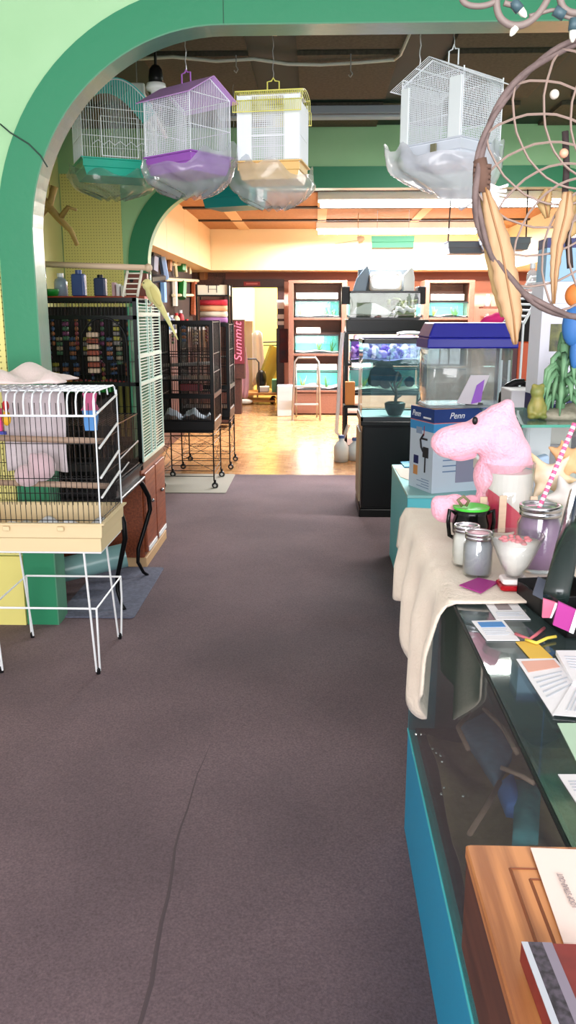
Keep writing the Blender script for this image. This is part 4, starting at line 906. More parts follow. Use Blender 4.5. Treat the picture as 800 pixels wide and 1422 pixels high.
# ================================================================== TANK RACK ON THE BACK WALL
WATER = mat('aqua_back_panel', (90, 216, 200), .5)
PLANT = mat('aquarium_leaf', (60, 130, 60), .6)
GRAVEL = mat('pale_gravel', (226, 226, 214), .9, n=(60, (180, 176, 160)), bump=(90, .5))
PGRAV = mat('pink_gravel', (226, 180, 190), .9, n=(60, (210, 150, 160)), bump=(90, .5))
TRIMB = mat('tank_trim', (26, 28, 32), .35)
def aquarium(label, x0, x1, y0, y1, z0, z1, back=WATER, gravel=GRAVEL, trim=TRIMB, tt=.02, plants=0, seed=0, group=None, glassm=GLASS, gh=.04, name='aquarium'):
    root = thing(name, label, 'aquarium', ((x0 + x1) / 2, (y0 + y1) / 2, z0), 0, group)
    hw, hd, h = (x1 - x0) / 2, (y1 - y0) / 2, z1 - z0
    f = MB()
    for z in (0, h - tt):
        f.box(-hw, hw, -hd, -hd + tt * .5, z, z + tt).box(-hw, hw, hd - tt * .5, hd, z, z + tt).box(-hw, -hw + tt * .5, -hd, hd, z, z + tt).box(hw - tt * .5, hw, -hd, hd, z, z + tt)
    f.box(-hw + .003, hw - .003, -hd + .003, hd - .003, .001, .006)
    f.build('trim', trim, root)
    g = MB(); e = .006
    for s in (-1, 1):
        g.add([(-hw + e, s * (hd - e), .006), (hw - e, s * (hd - e), .006), (hw - e, s * (hd - e), h - .004), (-hw + e, s * (hd - e), h - .004)], [(0, 1, 2, 3)])
        g.add([(s * (hw - e), -hd + e, .006), (s * (hw - e), hd - e, .006), (s * (hw - e), hd - e, h - .004), (s * (hw - e), -hd + e, h - .004)], [(0, 1, 2, 3)])
    g.build('glass', glassm, root)
    if back: MB().box(-hw + .01, hw - .01, hd - .016, hd - .01, .01, h - .01).build('back_panel', back, root)
    if gravel: MB().grid(lambda u, v: V((-hw + .012 + (2 * hw - .024) * u, -hd + .012 + (2 * hd - .03) * v, .012 + gh * (.5 + .3 * sin(u * 9 + seed) + .2 * v))), 16, 6).build('gravel', gravel, root, True)
    rnd = random.Random(seed)
    if plants:
        for k in range(plants):
            pm = MB(); bx = rnd.uniform(-hw * .1, hw * .75) if k % 2 == 0 else rnd.uniform(-hw * .8, hw * .2); by = rnd.uniform(-hd * .4, hd * .3)
            for j in range(9):
                a = rnd.uniform(0, 6.28); l = rnd.uniform(.35, .75) * h; b0 = rnd.uniform(.02, .07)
                pm.tube([(bx, by, .02), (bx + b0 * .4 * cos(a), by + b0 * .4 * sin(a), l * .5), (bx + b0 * cos(a), by + b0 * sin(a), l)], lambda t: .012 * (1 - t) + .003, 4)
            o = pm.build('aquarium_plant', [PLANT, mat('olive_leaf', (120, 140, 50), .6)][k % 2], None, True, label=['leafy green', 'spiky olive', 'tall green'][k % 3] + ' plant in the ' + label[:60].split(' with')[0], cat='aquarium plant')
            o.location += root.location
    return root
def hoodlight(label, x0, x1, y, z, s=9, h=.05, col=(255, 255, 250), group='lit tubes above the tanks'):
    root = thing('aquarium_light', label, 'aquarium light', ((x0 + x1) / 2, y, z), 0, group); hw = (x1 - x0) / 2
    MB().bevbox(-hw, hw, -.07, .07, .0, h, .008).build('hood', mat('white_hood', (226, 226, 222), .4), root)
    MB().tube([(-hw + .03, -.085, h * .5), (hw - .03, -.085, h * .5)], .017, 10).build('tube', lamp('tube_glow_%g_%d' % (s, col[2]), col, s), root, True)
    area('tank_tube_light', (((x0 + x1) / 2), y + .02, z - .004), (0, 0, 0), x1 - x0 - .06, .08, 5 if s > 12 else 3, tuple(v / 255 for v in col))
    return root
YR = 12.95
def rack_unit(label, x0, x1, ztop):
    root = thing('tank_rack', label, 'tank rack', ((x0 + x1) / 2, YR + .3, 0)); hw = (x1 - x0) / 2
    for s in (-1, 1): MB().bevbox(s * hw - .035, s * hw + .035, -.3, .3, 0, ztop, .005).build('side_post', RACKW, root)
    for z in (0.06, .47, 1.02, 1.5):
        MB().bevbox(-hw + .03, hw - .03, -.29, .29, z - .03, z, .004).build('shelf_board', RACKW, root)
    MB().bevbox(-hw + .03, hw - .03, -.28, -.26, .06, .44, .004).build('lower_panel', RACKW, root)
    MB().bevbox(-hw + .03, hw - .03, .27, .29, .44, ztop, .004).build('back_board', RACKW, root)
    MB().bevbox(-hw - .03, hw + .03, -.3, .3, ztop, ztop + .04, .005).build('top_board', RACKW, root)
    return root
rx0 = at(404, 450, YR).x; rx1 = at(478, 450, YR).x; ztp = at(440, 393, YR).z
def zy(py, Y): return at(440, py, Y).z
zA, zB_, zC_ = zy(441, YR), zy(491, YR), zy(542, YR)
root = thing('tank_rack', 'brown wooden rack of three lit tanks right of the doorway', 'tank rack', ((rx0 + rx1) / 2, YR + .3, 0)); hw = (rx1 - rx0) / 2
def fill_rack(root, hw, zs, ztop):
    for s in (-1, 1): MB().bevbox(s * hw - .04, s * hw + .04, -.3, .3, 0, ztop, .005).build('side_post', RACKW, root)
    for z in zs: MB().bevbox(-hw + .04, hw - .04, -.29, .29, z - .035, z - .001, .004).build('shelf_board', RACKW, root)
    MB().bevbox(-hw + .04, hw - .04, -.28, -.25, .02, zs[-1] - .05, .004).build('lower_panel', RACKW, root)
    MB().bevbox(-hw + .04, hw - .04, .27, .29, .03, ztop, .004).build('back_board', RACKW, root)
    MB().bevbox(-hw - .04, hw + .04, -.3, .3, ztop, ztop + .04, .005).build('top_board', RACKW, root)
fill_rack(root, hw, (zA, zB_, zC_), ztp)
for i, (zb, zt2, gv) in enumerate(((zA, zy(417, YR), GRAVEL), (zB_, zy(465, YR), GRAVEL), (zC_, zy(516, YR), PGRAV))):
    w3 = ['top', 'middle', 'bottom'][i]
    aquarium(w3 + ' tank of the brown rack right of the doorway', rx0 + .06, rx1 - .07, YR + .03, YR + .42, zb, zt2, plants=3, seed=i + 2, gravel=gv, tt=.018, gh=.07 if i == 2 else .035)
    hoodlight('lit tube light over the %s tank of the brown rack' % w3, rx0 + .08, rx1 - (.36 if i == 1 else .1), YR + .12, zt2 + .02, 22, .09)
# right tank on its own shelf and one sliver by the centre stack
sx0, sx1 = at(596, 440, YR).x, at(650, 440, YR).x
root = thing('tank_rack', 'brown wooden rack with one lit tank beyond the blue-lidded tank', 'tank rack', ((sx0 + sx1) / 2, YR + .3, 0)); fill_rack(root, (sx1 - sx0) / 2 + .045, (zA, .75), ztp)
aquarium('lit tank in the rack beyond the blue-lidded tank', sx0, sx1, YR + .03, YR + .42, zA, zy(419, YR), plants=3, seed=9, tt=.018)
hoodlight('lit tube light over the tank beyond the blue-lidded tank', sx0 + .02, sx1 - .06, YR + .12, zy(419, YR) + .02, 22, .09)
for q, (x0_, x1_, w3) in enumerate(((480, 492, 'left'), (578, 590, 'right'))):
    a_, b__ = at(x0_, 440, YR).x, at(x1_ , 440, YR).x
    MB().bevbox(a_ - (.0 if q else .0), b__, YR + .1, YR + .5, zA - .04, zA - .002, .004).build('small_shelf', RACKW, None, label='short shelf %s of the central tank stack on the back wall' % w3, cat='shelf')
    aquarium('narrow lit tank just %s of the central tank stack' % w3, a_ + .005, b__ - .005, YR + .12, YR + .42, zA, zy(420, YR), plants=0, seed=q, tt=.015)
# wall shelves with bottles at the back right
for i, z in enumerate((1.62, 1.32)):
    MB().bevbox(2.62, 3.55, 13.55, 13.9, z, z + .03, .004).build('wall_shelf', RACKW, None, label=['upper', 'lower'][i] + ' brown wall shelf on the coral wall at the back right', cat='shelf')
    for k in range(5): bottle('shelf_bottle', 2.72 + .18 * k, 13.7, z + .031, .055, .19, [WHITE, GM['bone'], GM['grey'], WHITE, GM['tan']][k], WHITE, ['white', 'cream', 'grey', 'second white', 'tan'][k] + ' bottle on the %s shelf of the coral wall' % ['upper', 'lower'][i], 'bottle', 'bottles on the coral wall shelves')
# step frame
q0, q1 = at(409, 577, 12.3), at(442, 577, 12.3); zt2 = at(425, 497, 12.3).z
root = thing('step_frame', 'grey tubular folding step ladder in front of the tank rack', 'step ladder', ((q0.x + q1.x) / 2, 12.35, 0)); hw = (q1.x - q0.x) / 2
TUBE = mat('grey_tube', (150, 146, 142), .35, .6)
MB().tube([(-hw - .03, -.15, .005), (-hw, .0, zt2 - .06), (-hw + .05, 0, zt2), (hw - .05, 0, zt2), (hw, 0, zt2 - .06), (hw + .03, -.15, .005)], .016, 8).build('front_frame', TUBE, root, True)
MB().tube([(-hw + .02, .28, .005), (-hw + .02, .02, zt2 - .12), (hw - .02, .02, zt2 - .12), (hw - .02, .28, .005)], .013, 8).build('rear_frame', TUBE, root, True)
for z, y in ((.22, -.12), (.48, -.08)): MB().bevbox(-hw + .0, hw - .0, y, y + .14, z, z + .02, .006).build('step', TUBE, root)
# ================================================================== CENTRAL STACK
YS = 9.0
ax0, ax1 = at(481, 520, YS).x, at(590, 520, YS).x; zt3 = zy(457, YS)
root = thing('metal_tank_stand', 'black metal stand in the middle of the back room carrying stacked tanks', 'tank stand', ((ax0 + ax1) / 2, YS + .25, 0)); hw = (ax1 - ax0) / 2
for s in (-1, 1):
    for y in (-.24, .24): MB().box(s * hw - .02, s * hw + .02, y - .02, y + .02, 0, zt3 - .03).build('post', BLKB, root)
for z in (zt3 - .055, zy(504, YS) - .03, zy(545, YS) - .03, .45, .1): MB().bevbox(-hw, hw, -.25, .25, z, z + .028, .004).build('shelf_board', BLKB, root)
# purple reef tank
REEF = mat('reef_back', (140, 100, 200), .6, n=(9, (80, 40, 140)))
zr0, zr1 = zy(504, YS), zy(472, YS)
aquarium('violet-lit reef tank under the top shelf of the black stand', ax0 + .04, ax1 - .04, YS + .04, YS + .44, zr0, zr1, back=REEF, gravel=mat('violet_gravel', (200, 190, 230), .9), plants=0, tt=.015, gh=.04)
rnd = random.Random(3)
for i in range(14):
    x = ax0 + .09 + (ax1 - ax0 - .18) * i / 13; r_ = rnd.uniform(.03, .055)
    g = MB(); zc = zr0 + .05
    for j in range(6): g.ell((x + rnd.uniform(-.03, .03), YS + .2 + rnd.uniform(-.06, .06), zc + rnd.uniform(0, .12)), (r_ * rnd.uniform(.5, .9),) * 3, n=8, h=6)
    c = [('pale lilac', (196, 160, 230)), ('violet', (116, 60, 176)), ('white', (236, 236, 246))][i % 3]
    g.build('coral_rock', mat('coral_' + c[0], c[1], .8), None, True, label='%s coral lump in the reef tank, %s from the left' % (c[0], ['1st', '2nd', '3rd', '4th', '5th', '6th', '7th', '8th', '9th', '10th', '11th', '12th', '13th', '14th'][i]), cat='coral', group='coral in the reef tank')
root = hoodlight('violet-white tube light over the reef tank', ax0 + .08, ax1 - .1, YS + .15, zr1 + .003, 10, .045, (215, 175, 255))
# lower tanks in the stand
for i, (a_, b__) in enumerate(((548, 512), )):
    aquarium('dim teal tank on the lower shelf of the black stand', ax0 + .04, ax1 - .04, YS + .04, YS + .44, zy(545, YS), zy(512, YS), back=mat('dim_teal_panel', (70, 150, 150), .6), plants=2, seed=5, tt=.015)
hoodlight('short lit tube at the left end of the black stand', ax0 + .05, ax0 + .28, YS + .02, zy(510, YS), 12, .05)
# top glass tank
tx0, tx1 = at(485, 430, YS).x, at(584, 430, YS).x; zq0, zq1 = zt3 + .0, zy(404, YS)
MB().bevbox(ax0 - .01, ax1 + .02, YS - .03, YS + .5, zt3 - .026, zy(444, YS), .006).build('black_platform', BLKB, None, label='thick black platform between the stand and the top tank', cat='platform')
zq0 = zy(444, YS) + .001
aquarium('glass terrarium with driftwood and moss on top of the black stand', tx0, tx1, YS + .0, YS + .44, zq0, zq1, back=mat('mossy_back', (110, 130, 90), .8, n=(5, (170, 190, 160))), gravel=mat('dark_gravel', (60, 56, 48), .9), plants=0, tt=.022)
g = MB()
q = at(515, 438, YS + .15); g.prism([(-.2, 0), (-.16, .06), (-.06, .11), (.04, .11), (.15, .06), (.24, .0), (.14, -.02)], lambda a, b_, t: V((q.x + a, YS + .15 + t, zq0 + .06 + b_)), -.02, .02)
g.build('white_leaf_slate', mat('pale_slate', (206, 216, 214), .6), None, bevel=.01, label='white leaf-shaped slab leaning in the terrarium', cat='slate')
g = MB(); rnd = random.Random(5)
for i in range(26): g.ell((at(560, 415, YS + .2).x + rnd.uniform(-.16, .16), YS + .22 + rnd.uniform(-.06, .06), zq1 - .08 - abs(rnd.gauss(0, .05))), (.03, .03, .022), n=8, h=5)
g.build('moss_clump', mat('moss', (96, 116, 44), .9, n=(30, (130, 140, 70))), None, True, remesh=.012, label='clump of green moss hanging in the terrarium', cat='moss')
g = MB(); q = at(560, 434, YS + .1)
for i in range(7): g.ell((q.x - .1 + .035 * i, YS + .12, zq0 + .07 + .05 * abs(sin(i * 2))), (.025, .02, .03), n=8, h=6)
g.build('white_ornament', mat('white_ornament', (232, 238, 246), .5), None, True, remesh=.008, label='small white castle-like ornament in the terrarium', cat='ornament')
for s, px in ((0, 481), (1, 588)):
    q = at(px, 418, YS); MB().bevbox(q.x - .045, q.x + .04, YS + .12, YS + .4, zq0 + .16, zq1 + .05, .01).build('black_speaker', BLACK, None, label='black box clipped at the %s end of the terrarium' % ('left', 'right')[s], cat='box')
# clutter on the terrarium
zc0 = zq1 + .001
q = at(503, 388, YS)
MB().prism([(-.09, 0), (.05, 0), (.09, .2), (.06, .27), (-.05, .13)], lambda a, b_, t: V((q.x + a, YS + .2 + t, zc0 + b_)), -.05, .05).build('grey_hood', mat('grey_blue_plastic', (110, 130, 150), .4), None, bevel=.006, label='tilted grey blue plastic hood on the left of the terrarium lid', cat='hood')
q = at(537, 388, YS); w2 = at(560, 388, YS).x - q.x
root = thing('dome_lamp', 'wide bright white reflector lamp lying on the terrarium lid', 'lamp', (q.x, YS + .17, zc0))
MB().bevbox(-w2, w2, -.1, .1, .0, .19, .05).build('reflector', WHITE, root, True); MB().bevbox(-w2 * .8, w2 * .8, -.106, -.1, .04, .15, .03).build('lamp_face', lamp('reflector_glow', (245, 250, 255), 5), root)
q = at(571, 386, YS); MB().prism([(-.06, 0), (.05, 0), (.05, .14), (.02, .25), (-.07, .16)], lambda a, b_, t: V((q.x + a, YS + .15 + t, zc0 + b_)), -.04, .05).build('white_carton', mat('crumpled_white', (214, 218, 222), .6), None, bevel=.004, label='small tilted white carton on the right of the terrarium lid', cat='box')
MB().bevbox(ax0 + .12, ax1 - .12, YS + .28, YS + .40, zc0, zc0 + .24, .02).build('grey_hood', mat('dark_grey_plastic', (90, 96, 100), .4), None, label='long dark grey hood behind the reflector lamp', cat='hood')
# hose and things beside the stand
g = MB(); P_ = [at(x, y, YS - .12) for x, y in ((476, 462), (472, 500), (470, 560), (467, 600), (476, 612), (484, 590))]
g.tube(P_, .022, 8); g.build('clear_hose', glassy('cloudy_hose', (230, 234, 236), .55, .1, 1.4), None, True, label='cloudy clear hose hanging at the left of the black stand', cat='hose')
q = at(483, 545, YS - .05); MB().bevbox(q.x - .03, q.x + .07, YS - .2, YS - .06, q.z - .12, q.z + .12, .006).build('orange_box', mat('orange_brown_box', (206, 130, 66), .6), None, label='small orange brown box at the left edge of the black stand', cat='box')
MB().bevbox(q.x - .05, q.x + .12, YS - .22, YS - .03, q.z - .15, q.z - .121, .004).build('side_shelf', BLKB, None, label='small black side shelf under the orange brown box', cat='shelf')
for i, (x, h) in enumerate(((.27, .26), (.42, .22))):
    root = thing('water_jug', ['tall', 'short'][i] + ' white plastic jug on the floor by the black stand', 'jug', (x, 8.7 + .1 * i, 0))
    MB().lathe([(0, 0), (.075, 0), (.08, h * .6), (.05, h * .8), (.03, h * .85), (.03, h), (0, h)], n=18).build('body', mat('cloudy_jug', (196, 204, 210), .3), root, True)
    MB().lathe([(0, h - .01), (.036, h - .01), (.036, h + .02), (0, h + .02)], n=14).build('cap', mat('blue_cap', (60, 90, 150), .4), root)
# ================================================================== CEILING TUBES OF THE BACK ROOM
for (y, x0, x1, w3) in ((9.5, .0, 2.66, 'nearer'), (12.5, -.02, 2.3, 'farther')):
    root = thing('ceiling_fluorescent', '%s lit twin fluorescent strip across the back room ceiling' % w3, 'ceiling light', ((x0 + x1) / 2, y, ZB - .14), 0, 'lit fluorescent strips of the back room'); hw = (x1 - x0) / 2
    MB().bevbox(-hw, hw, -.12, .12, .04, .13, .01).build('housing', WHITE, root)
    for s in (-1, 1): MB().tube([(-hw + .03, s * .07, .01), (hw - .03, s * .07, .01)], .028, 12).build('tube', lamp('ceiling_tube', (255, 253, 246), 26), root, True)
q = at(497, 334, 11.5)
g = MB().lathe([(0, 0), (.045, 0), (.045, .05), (.02, .09), (0, .09)], q, 12, Matrix.Rotation(R(70), 3, 'Y')).tube([q, (q.x - .3, q.y, q.z - .04)], .006, 5).tube([q, (q.x, q.y, ZB)], .005, 5)
g.build('pendant_bulb_holder', mat('beige_holder', (190, 160, 130), .5), None, label='small beige bulb holder hanging under the farther fluorescent strip', cat='bulb holder')
# ================================================================== TALL BLACK AQUARIUM ON ITS CABINET
YT = 6.2
bx0, bx1 = .335, 1.35
root = thing('aquarium_cabinet', 'black cabinet under the large glass aquarium at the carpet edge', 'cabinet', ((bx0 + bx1) / 2, YT + .3, 0)); hw = (bx1 - bx0) / 2
SATB = mat('satin_black', (12, 12, 13), .35)
MB().bevbox(-hw + .012, hw - .012, -.29, .3, .06, .70, .006).build('body', SATB, root)
MB().bevbox(-hw, hw, -.31, .31, .0, .06, .008).build('plinth', SATB, root); MB().bevbox(-hw, hw, -.31, .31, .70, .735, .008).build('top_board', SATB, root)
for s in (-1, 1):
    dr = MB().bevbox(s * hw * .5 - hw * .46, s * hw * .5 + hw * .46, -.302, -.29, .08, .69, .004).build('door', SATB, root)
st = MB().bevbox(-hw - .004, -hw + .012, -.2, .28, .1, .64, .003).build('side_panel', mat('beige_side_panel', (170, 150, 120), .5), root)
aquarium('large empty black-trimmed aquarium on the black cabinet', bx0, bx1, YT - .0, YT + .6, .736, 1.335, back=None, gravel=mat('white_base', (206, 220, 224), .6), tt=.03, glassm=glassy('greenish_glass', (206, 232, 230), .07, .02, 1.5, (120, 170, 180)), gh=.012)
MB().grid(lambda u, v: V((.62 + .5 * u, YT + .1 + .3 * v, 1.37 + .012 * sin(u * 9) + .01 * sin(v * 7))), 14, 8).build('lid_sheet', WHITE, None, solid=.01, label='white glass lid lying on top of the large aquarium', cat='lid').location.z = 1.345
root = thing('pot_ornament', 'black pot with a twiggy stem inside the large aquarium', 'ornament', (at(548, 580, YT + .15).x, YT + .15, .765))
MB().lathe([(0, 0), (.05, 0), (.075, .05), (.08, .09), (.065, .1), (.06, .08), (0, .075)], n=18).build('pot', BLACK, root, True)
MB().tube([(0, 0, .08), (.01, 0, .17), (-.01, 0, .24), (.02, 0, .33)], lambda t: .014 - .006 * t, 8).tube([(0, 0, .2), (.05, 0, .28)], .007, 6).tube([(0, 0, .16), (-.05, 0, .25)], .007, 6).tube([(.0, 0, .12), (.045, .0, .15)], .008, 6).build('stem', mat('dark_twig', (60, 58, 56), .7), root, True)
g = MB(); q = at(541, 522, YT + .5); rnd = random.Random(8)
for i in range(14): g.ell((q.x + rnd.uniform(-.14, .16), YT + .5, q.z + rnd.uniform(-.08, .08)), (.05, .03, .05), n=8, h=6)
g.tube([(q.x, YT + .5, q.z), (q.x, YT + .5, 1.32)], .008, 5)
g.build('dark_foliage', mat('dark_blue_foliage', (16, 30, 40), .7), None, True, remesh=.014, label='dark clump of foliage hung inside the large aquarium', cat='aquarium plant')
# ================================================================== RIGHT: GLASS DISPLAY CASE
XC, XCR, YC0, YC1, ZT = .275, .95, -.25, 2.22, .96
def dep(p): return (V(p) - EYE).dot(_f) / F          # metres per pixel at a point
root = thing('glass_display_case', 'glass display case with turquoise base along the aisle', 'display case', ((XC + XCR) / 2, (YC0 + YC1) / 2, 0))
hw, hd = (XCR - XC) / 2, (YC1 - YC0) / 2
MB().bevbox(-hw, hw, -hd, hd, 0, .322, .004).build('base', CYAN, root)
MB().bevbox(-hw - .002, hw, -hd, hd, .322, .332, .003).build('base_rim', mat('bright_turquoise_edge', (70, 190, 200), .35), root)
MB().box(-hw + .02, hw - .02, -hd + .02, hd - .02, .3325, .340).build('case_floor', mat('dark_lining', (44, 40, 34), .9, n=(30, (62, 54, 44))), root)
MB().box(hw - .02, hw, -hd, hd, .334, ZT - .008).build('back_panel', mat('dark_back_panel', (60, 66, 64), .6), root)
MB().box(-hw + .0, -hw + .075, hd - .02, hd, .334, ZT - .008).build('corner_post', mat('slate_turquoise', (60, 110, 122), .5), root)
MB().box(-hw + .075, hw - .02, hd - .012, hd, .334, ZT - .008).build('end_panel', mat('dark_back_panel', (60, 66, 64), .6), root)
g = MB().box(-hw, -hw + .005, -hd, hd - .021, .334, ZT - .007); g.build('front_glass', GLASSC, root)
g = MB().box(-hw - .004, hw, -hd, hd, ZT - .006, ZT); g.build('top_glass', GLASST, root)
MB().tube([(-hw - .006, -hd, ZT - .003), (-hw - .006, hd, ZT - .003)], .0028, 6).build('edge_strip', mat('dark_edge', (20, 26, 28), .4), root)
MB().box(-hw + .12, hw - .03, hd - .7, hd - .05, .66, .666).build('inner_shelf', GLASSC, root)
# things lying in the case
rnd = random.Random(2)
def f(u, v): return V((XC + .03 + .56 * u, .55 + 1.5 * v, .372 + .030 * abs(sin(u * 7 + v * 9)) + .020 * sin(u * 17 - v * 5) + .010 * sin(v * 31 + u * 3)))
cloth(f, 34, 60, 'crumpled_paper', mat('dark_kraft', (166, 144, 108), .85, n=(9, (104, 92, 66), .2), bump=(60, .4)), 'crumpled dark kraft paper spread on the floor of the display case', 'paper', .003)
def quad_item(name, label, cs, z, m, cat, th=.004, puff=0, group=None, parts=None, n=10):
    """cs: four picture corners of something lying flat at height z"""
    P_ = [onz(x, y, z) for x, y in cs]
    def fn(u, v):
        a = P_[0].lerp(P_[1], u); b_ = P_[3].lerp(P_[2], u); q = a.lerp(b_, v)
        return V((q.x, q.y, z + puff * sin(pi * u) * sin(pi * v)))
    g = MB(); k = n if puff else 1
    vs = []
    for i in range(k + 1):
        for j in range(k + 1): vs.append(fn(i / k, j / k))
    top = [(i * (k + 1) + j, (i + 1) * (k + 1) + j, (i + 1) * (k + 1) + j + 1, i * (k + 1) + j + 1) for i in range(k) for j in range(k)]
    N_ = len(vs); vs += [V((p.x, p.y, z - th)) for p in vs]
    bot = [tuple(i + N_ for i in reversed(f_)) for f_ in top]
    side = []
    for i in range(k):
        for e in ((i * (k + 1), (i + 1) * (k + 1)), ((i) * (k + 1) + k, (i + 1) * (k + 1) + k), (i, i + 1), (k * (k + 1) + i, k * (k + 1) + i + 1)): side.append((e[0], e[1], e[1] + N_, e[0] + N_))
    g.add(vs, top + bot + side)
    o = g.build(name, m, None, bool(puff), label=label, cat=cat, group=group)
    for nm, (u0, u1, v0, v1), pm in (parts or []):
        c_ = [fn(u0, v0), fn(u1, v0), fn(u1, v1), fn(u0, v1)]
        e = MB().add([V((p.x, p.y, z + .0003)) for p in c_] + [V((p.x, p.y, z + .0009)) for p in c_], [(3, 2, 1, 0), (4, 5, 6, 7), (0, 1, 5, 4), (1, 2, 6, 5), (2, 3, 7, 6), (3, 0, 4, 7)]).build(nm, pm, o)
        e.location -= o.location
    return o
BLUEB = mat('slate_blue_fabric', (96, 136, 168), .8, n=(40, (80, 112, 136), .2))
TEALB = mat('dusty_teal_fabric', (80, 150, 158), .8, n=(40, (64, 124, 132), .2))
quad_item('fabric_pouch', 'large slate blue fabric pouch with brown edging inside the display case', ((640, 1006), (680, 986), (712, 1040), (690, 1082)), .45, BLUEB, 'pouch', .03, .02)
quad_item('fabric_pouch', 'small bright blue pouch in front of the slate pouch in the display case', ((692, 1088), (712, 1072), (728, 1122), (704, 1118)), .45, mat('mid_blue_fabric', (84, 132, 206), .8), 'pouch', .03, .015)
quad_item('fabric_pouch', 'dusty teal fabric pouch nearest the oak box in the display case', ((716, 1082), (752, 1086), (748, 1162), (712, 1158)), .45, TEALB, 'pouch', .03, .02)
BRN = mat('pinkish_brown_cord', (176, 142, 124), .7)
for nm, cs in (('right of the slate blue pouch', ((672, 984), (700, 1012), (718, 1046))), ('above the teal pouch', ((696, 1066), (722, 1076), (742, 1088))), ('along the left edge of the slate blue pouch', ((652, 990), (636, 1010), (650, 1040))), ('crossing the kraft paper below the pouches', ((694, 1086), (676, 1120), (652, 1158)))):
    MB().tube([onz(x, y, .475) for x, y in cs], .006, 6).build('brown_edging_strip', BRN, None, True, label='thin brown strip %s in the display case' % nm, cat='strip')
for i, (x, y) in enumerate(((601, 1040), (606, 1046), (612, 1050), (614, 1058), (617, 1094), (613, 1103), (643, 1106), (578, 1020), (594, 990))):
    q = onz(x, y, .432); MB().ell(q, (.004, .004, .004), n=8, h=6).build('glass_bead', mat('sparkling_bead', (250, 250, 250), .05, .9), None, True, label='tiny sparkling bead on the kraft paper in the display case', cat='bead', group='sparkling beads in the display case')
# ------------------------------------------------------------------ tablecloth
LACE = mat('cream_cloth', (236, 224, 206), .9, n=(14, (228, 212, 194), .3), sheen=.2, bump=(160, .3))
def f(u, v):
    """u: 0 = right edge on the case top, 1 = hem hanging in the aisle; v: 0 = near, 1 = far"""
    y = 1.52 + .80 * v
    wtop = .62; L0 = wtop; drop = .17 + .08 * sin(v * 3.1 + .4) + .12 * math.exp(-((v - .24) / .13) ** 2) + .03 * sin(v * 17)
    s = u * (wtop + drop); z = ZT + .006 + .003 * sin(u * 13 + v * 8)
    if s < wtop: x = .88 - s; return V((x, y + .012 * sin(x * 14) * (1 - v), z))
    d = s - wtop; k = min(1, d / .03); x = .26 - .014 * k - (.012 + .016 * sin(v * 24 + 1)) * min(1, d / .12)
    x -= .02 * max(0, d - .05)
    return V((x, y - .18 * d * (v - .5), z - d))
cloth(f, 46, 60, 'tablecloth', LACE, 'cream cloth draped over the far end of the glass display case', 'tablecloth', .004)
ZK = ZT + .0125
# ------------------------------------------------------------------ things on the cloth
def onk(px, py, z=ZK): p = onz(px, py, z); return p, dep(p)
# pink bird plush
p, k = onk(672, 724); YP = 2.02
def pt(x, y, dy=0): q = at(x, y, YP); return V((q.x, YP + dy, q.z))
k = dep(pt(680, 620)); PINK = mat('pink_plush', (244, 182, 200), .95, sheen=.25, n=(70, (238, 168, 188), .3), bump=(140, .6))
root = thing('pink_bird_plush', 'large pink plush bird with a big rounded beak behind the jars', 'plush toy', (pt(690, 700).x, YP, ZK))
g = MB()
def el(px, py, rx, rz, dy=0, ry=None, rot=0): g.ell(pt(px, py, dy), (rx * k, (ry or min(rx, rz)) * k, rz * k), Matrix.Rotation(R(rot), 3, 'Y'), 14, 10)
el(694, 612, 34, 34, ry=34); el(690, 588, 22, 28, ry=22); el(702, 572, 12, 20, ry=14, rot=14); el(672, 604, 24, 26, ry=26); el(714, 630, 24, 26, ry=28)
el(630, 613, 34, 24, -.01, 24, -4); el(644, 609, 28, 24, -.01, 25); el(662, 604, 22, 24, 0, 26); el(675, 594, 22, 24)
el(690, 660, 34, 34, ry=34); el(696, 695, 38, 30, ry=36)
for i in range(9): el(712 + 3.4 * i, 576 + 9 * i, 5, 6, .0, 6)
o = g.build('body', PINK, root, True, remesh=.0075); o.location -= root.location
g = MB(); el(634, 633, 17, 6, -.012, 14, 6); el(650, 630, 12, 7, -.01, 14); o = g.build('lower_beak', mat('deeper_pink_plush', (228, 140, 160), .95, sheen=.4), root, True, remesh=.005); o.location -= root.location
g = MB(); el(617, 702, 23, 20, -.04, 20); el(636, 700, 18, 16, -.03, 18); el(606, 694, 12, 12, -.04, 12); el(628, 690, 14, 10, -.04); el(655, 700, 20, 14, .0); o = g.build('foot', PINK, root, True, remesh=.0065); o.location -= root.location
g = MB(); q = pt(655, 581, -.045); g.ell(q, (.007, .005, .010), n=10, h=8); o = g.build('eye', BLACK, root, True); o.location -= root.location
# three-wick style tall candle
p, k = onk(700, 742)
root = thing('glass_jar_candle', 'large glass cylinder with white and red layers behind the purple jar', 'candle', p); r_ = 36 * k; h = 102 * k
MB().lathe([(0, 0), (r_, 0), (r_, h), (r_ - .003, h), (r_ - .003, .004), (0, .004)], n=32).build('glass_cylinder', GLASS, root, True)
rr = r_ - .004
def wax(lo, hi, zl, zh, name, m):
    """cylinder whose top and bottom may slope"""
    n = 32; g = MB(); vs = []
    for z in (zl, zh): vs += [(rr * cos(2 * pi * i / n), rr * sin(2 * pi * i / n), z(cos(2 * pi * i / n), sin(2 * pi * i / n))) for i in range(n)]
    g.add(vs, [tuple(range(n - 1, -1, -1)), tuple(range(n, 2 * n))] + [(i, (i + 1) % n, n + (i + 1) % n, n + i) for i in range(n)])
    return g.build(name, m, root)
slope = lambda c, s: h * (.40 - .32 * (c * .85 + s * .2))
wax(0, 0, lambda c, s: .006, slope, 'red_layer', mat('red_wax', (222, 50, 90), .4))
wax(0, 0, lambda c, s: slope(c, s) + .0005, lambda c, s: h * .88, 'white_layer', mat('white_wax', (240, 232, 228), .4))
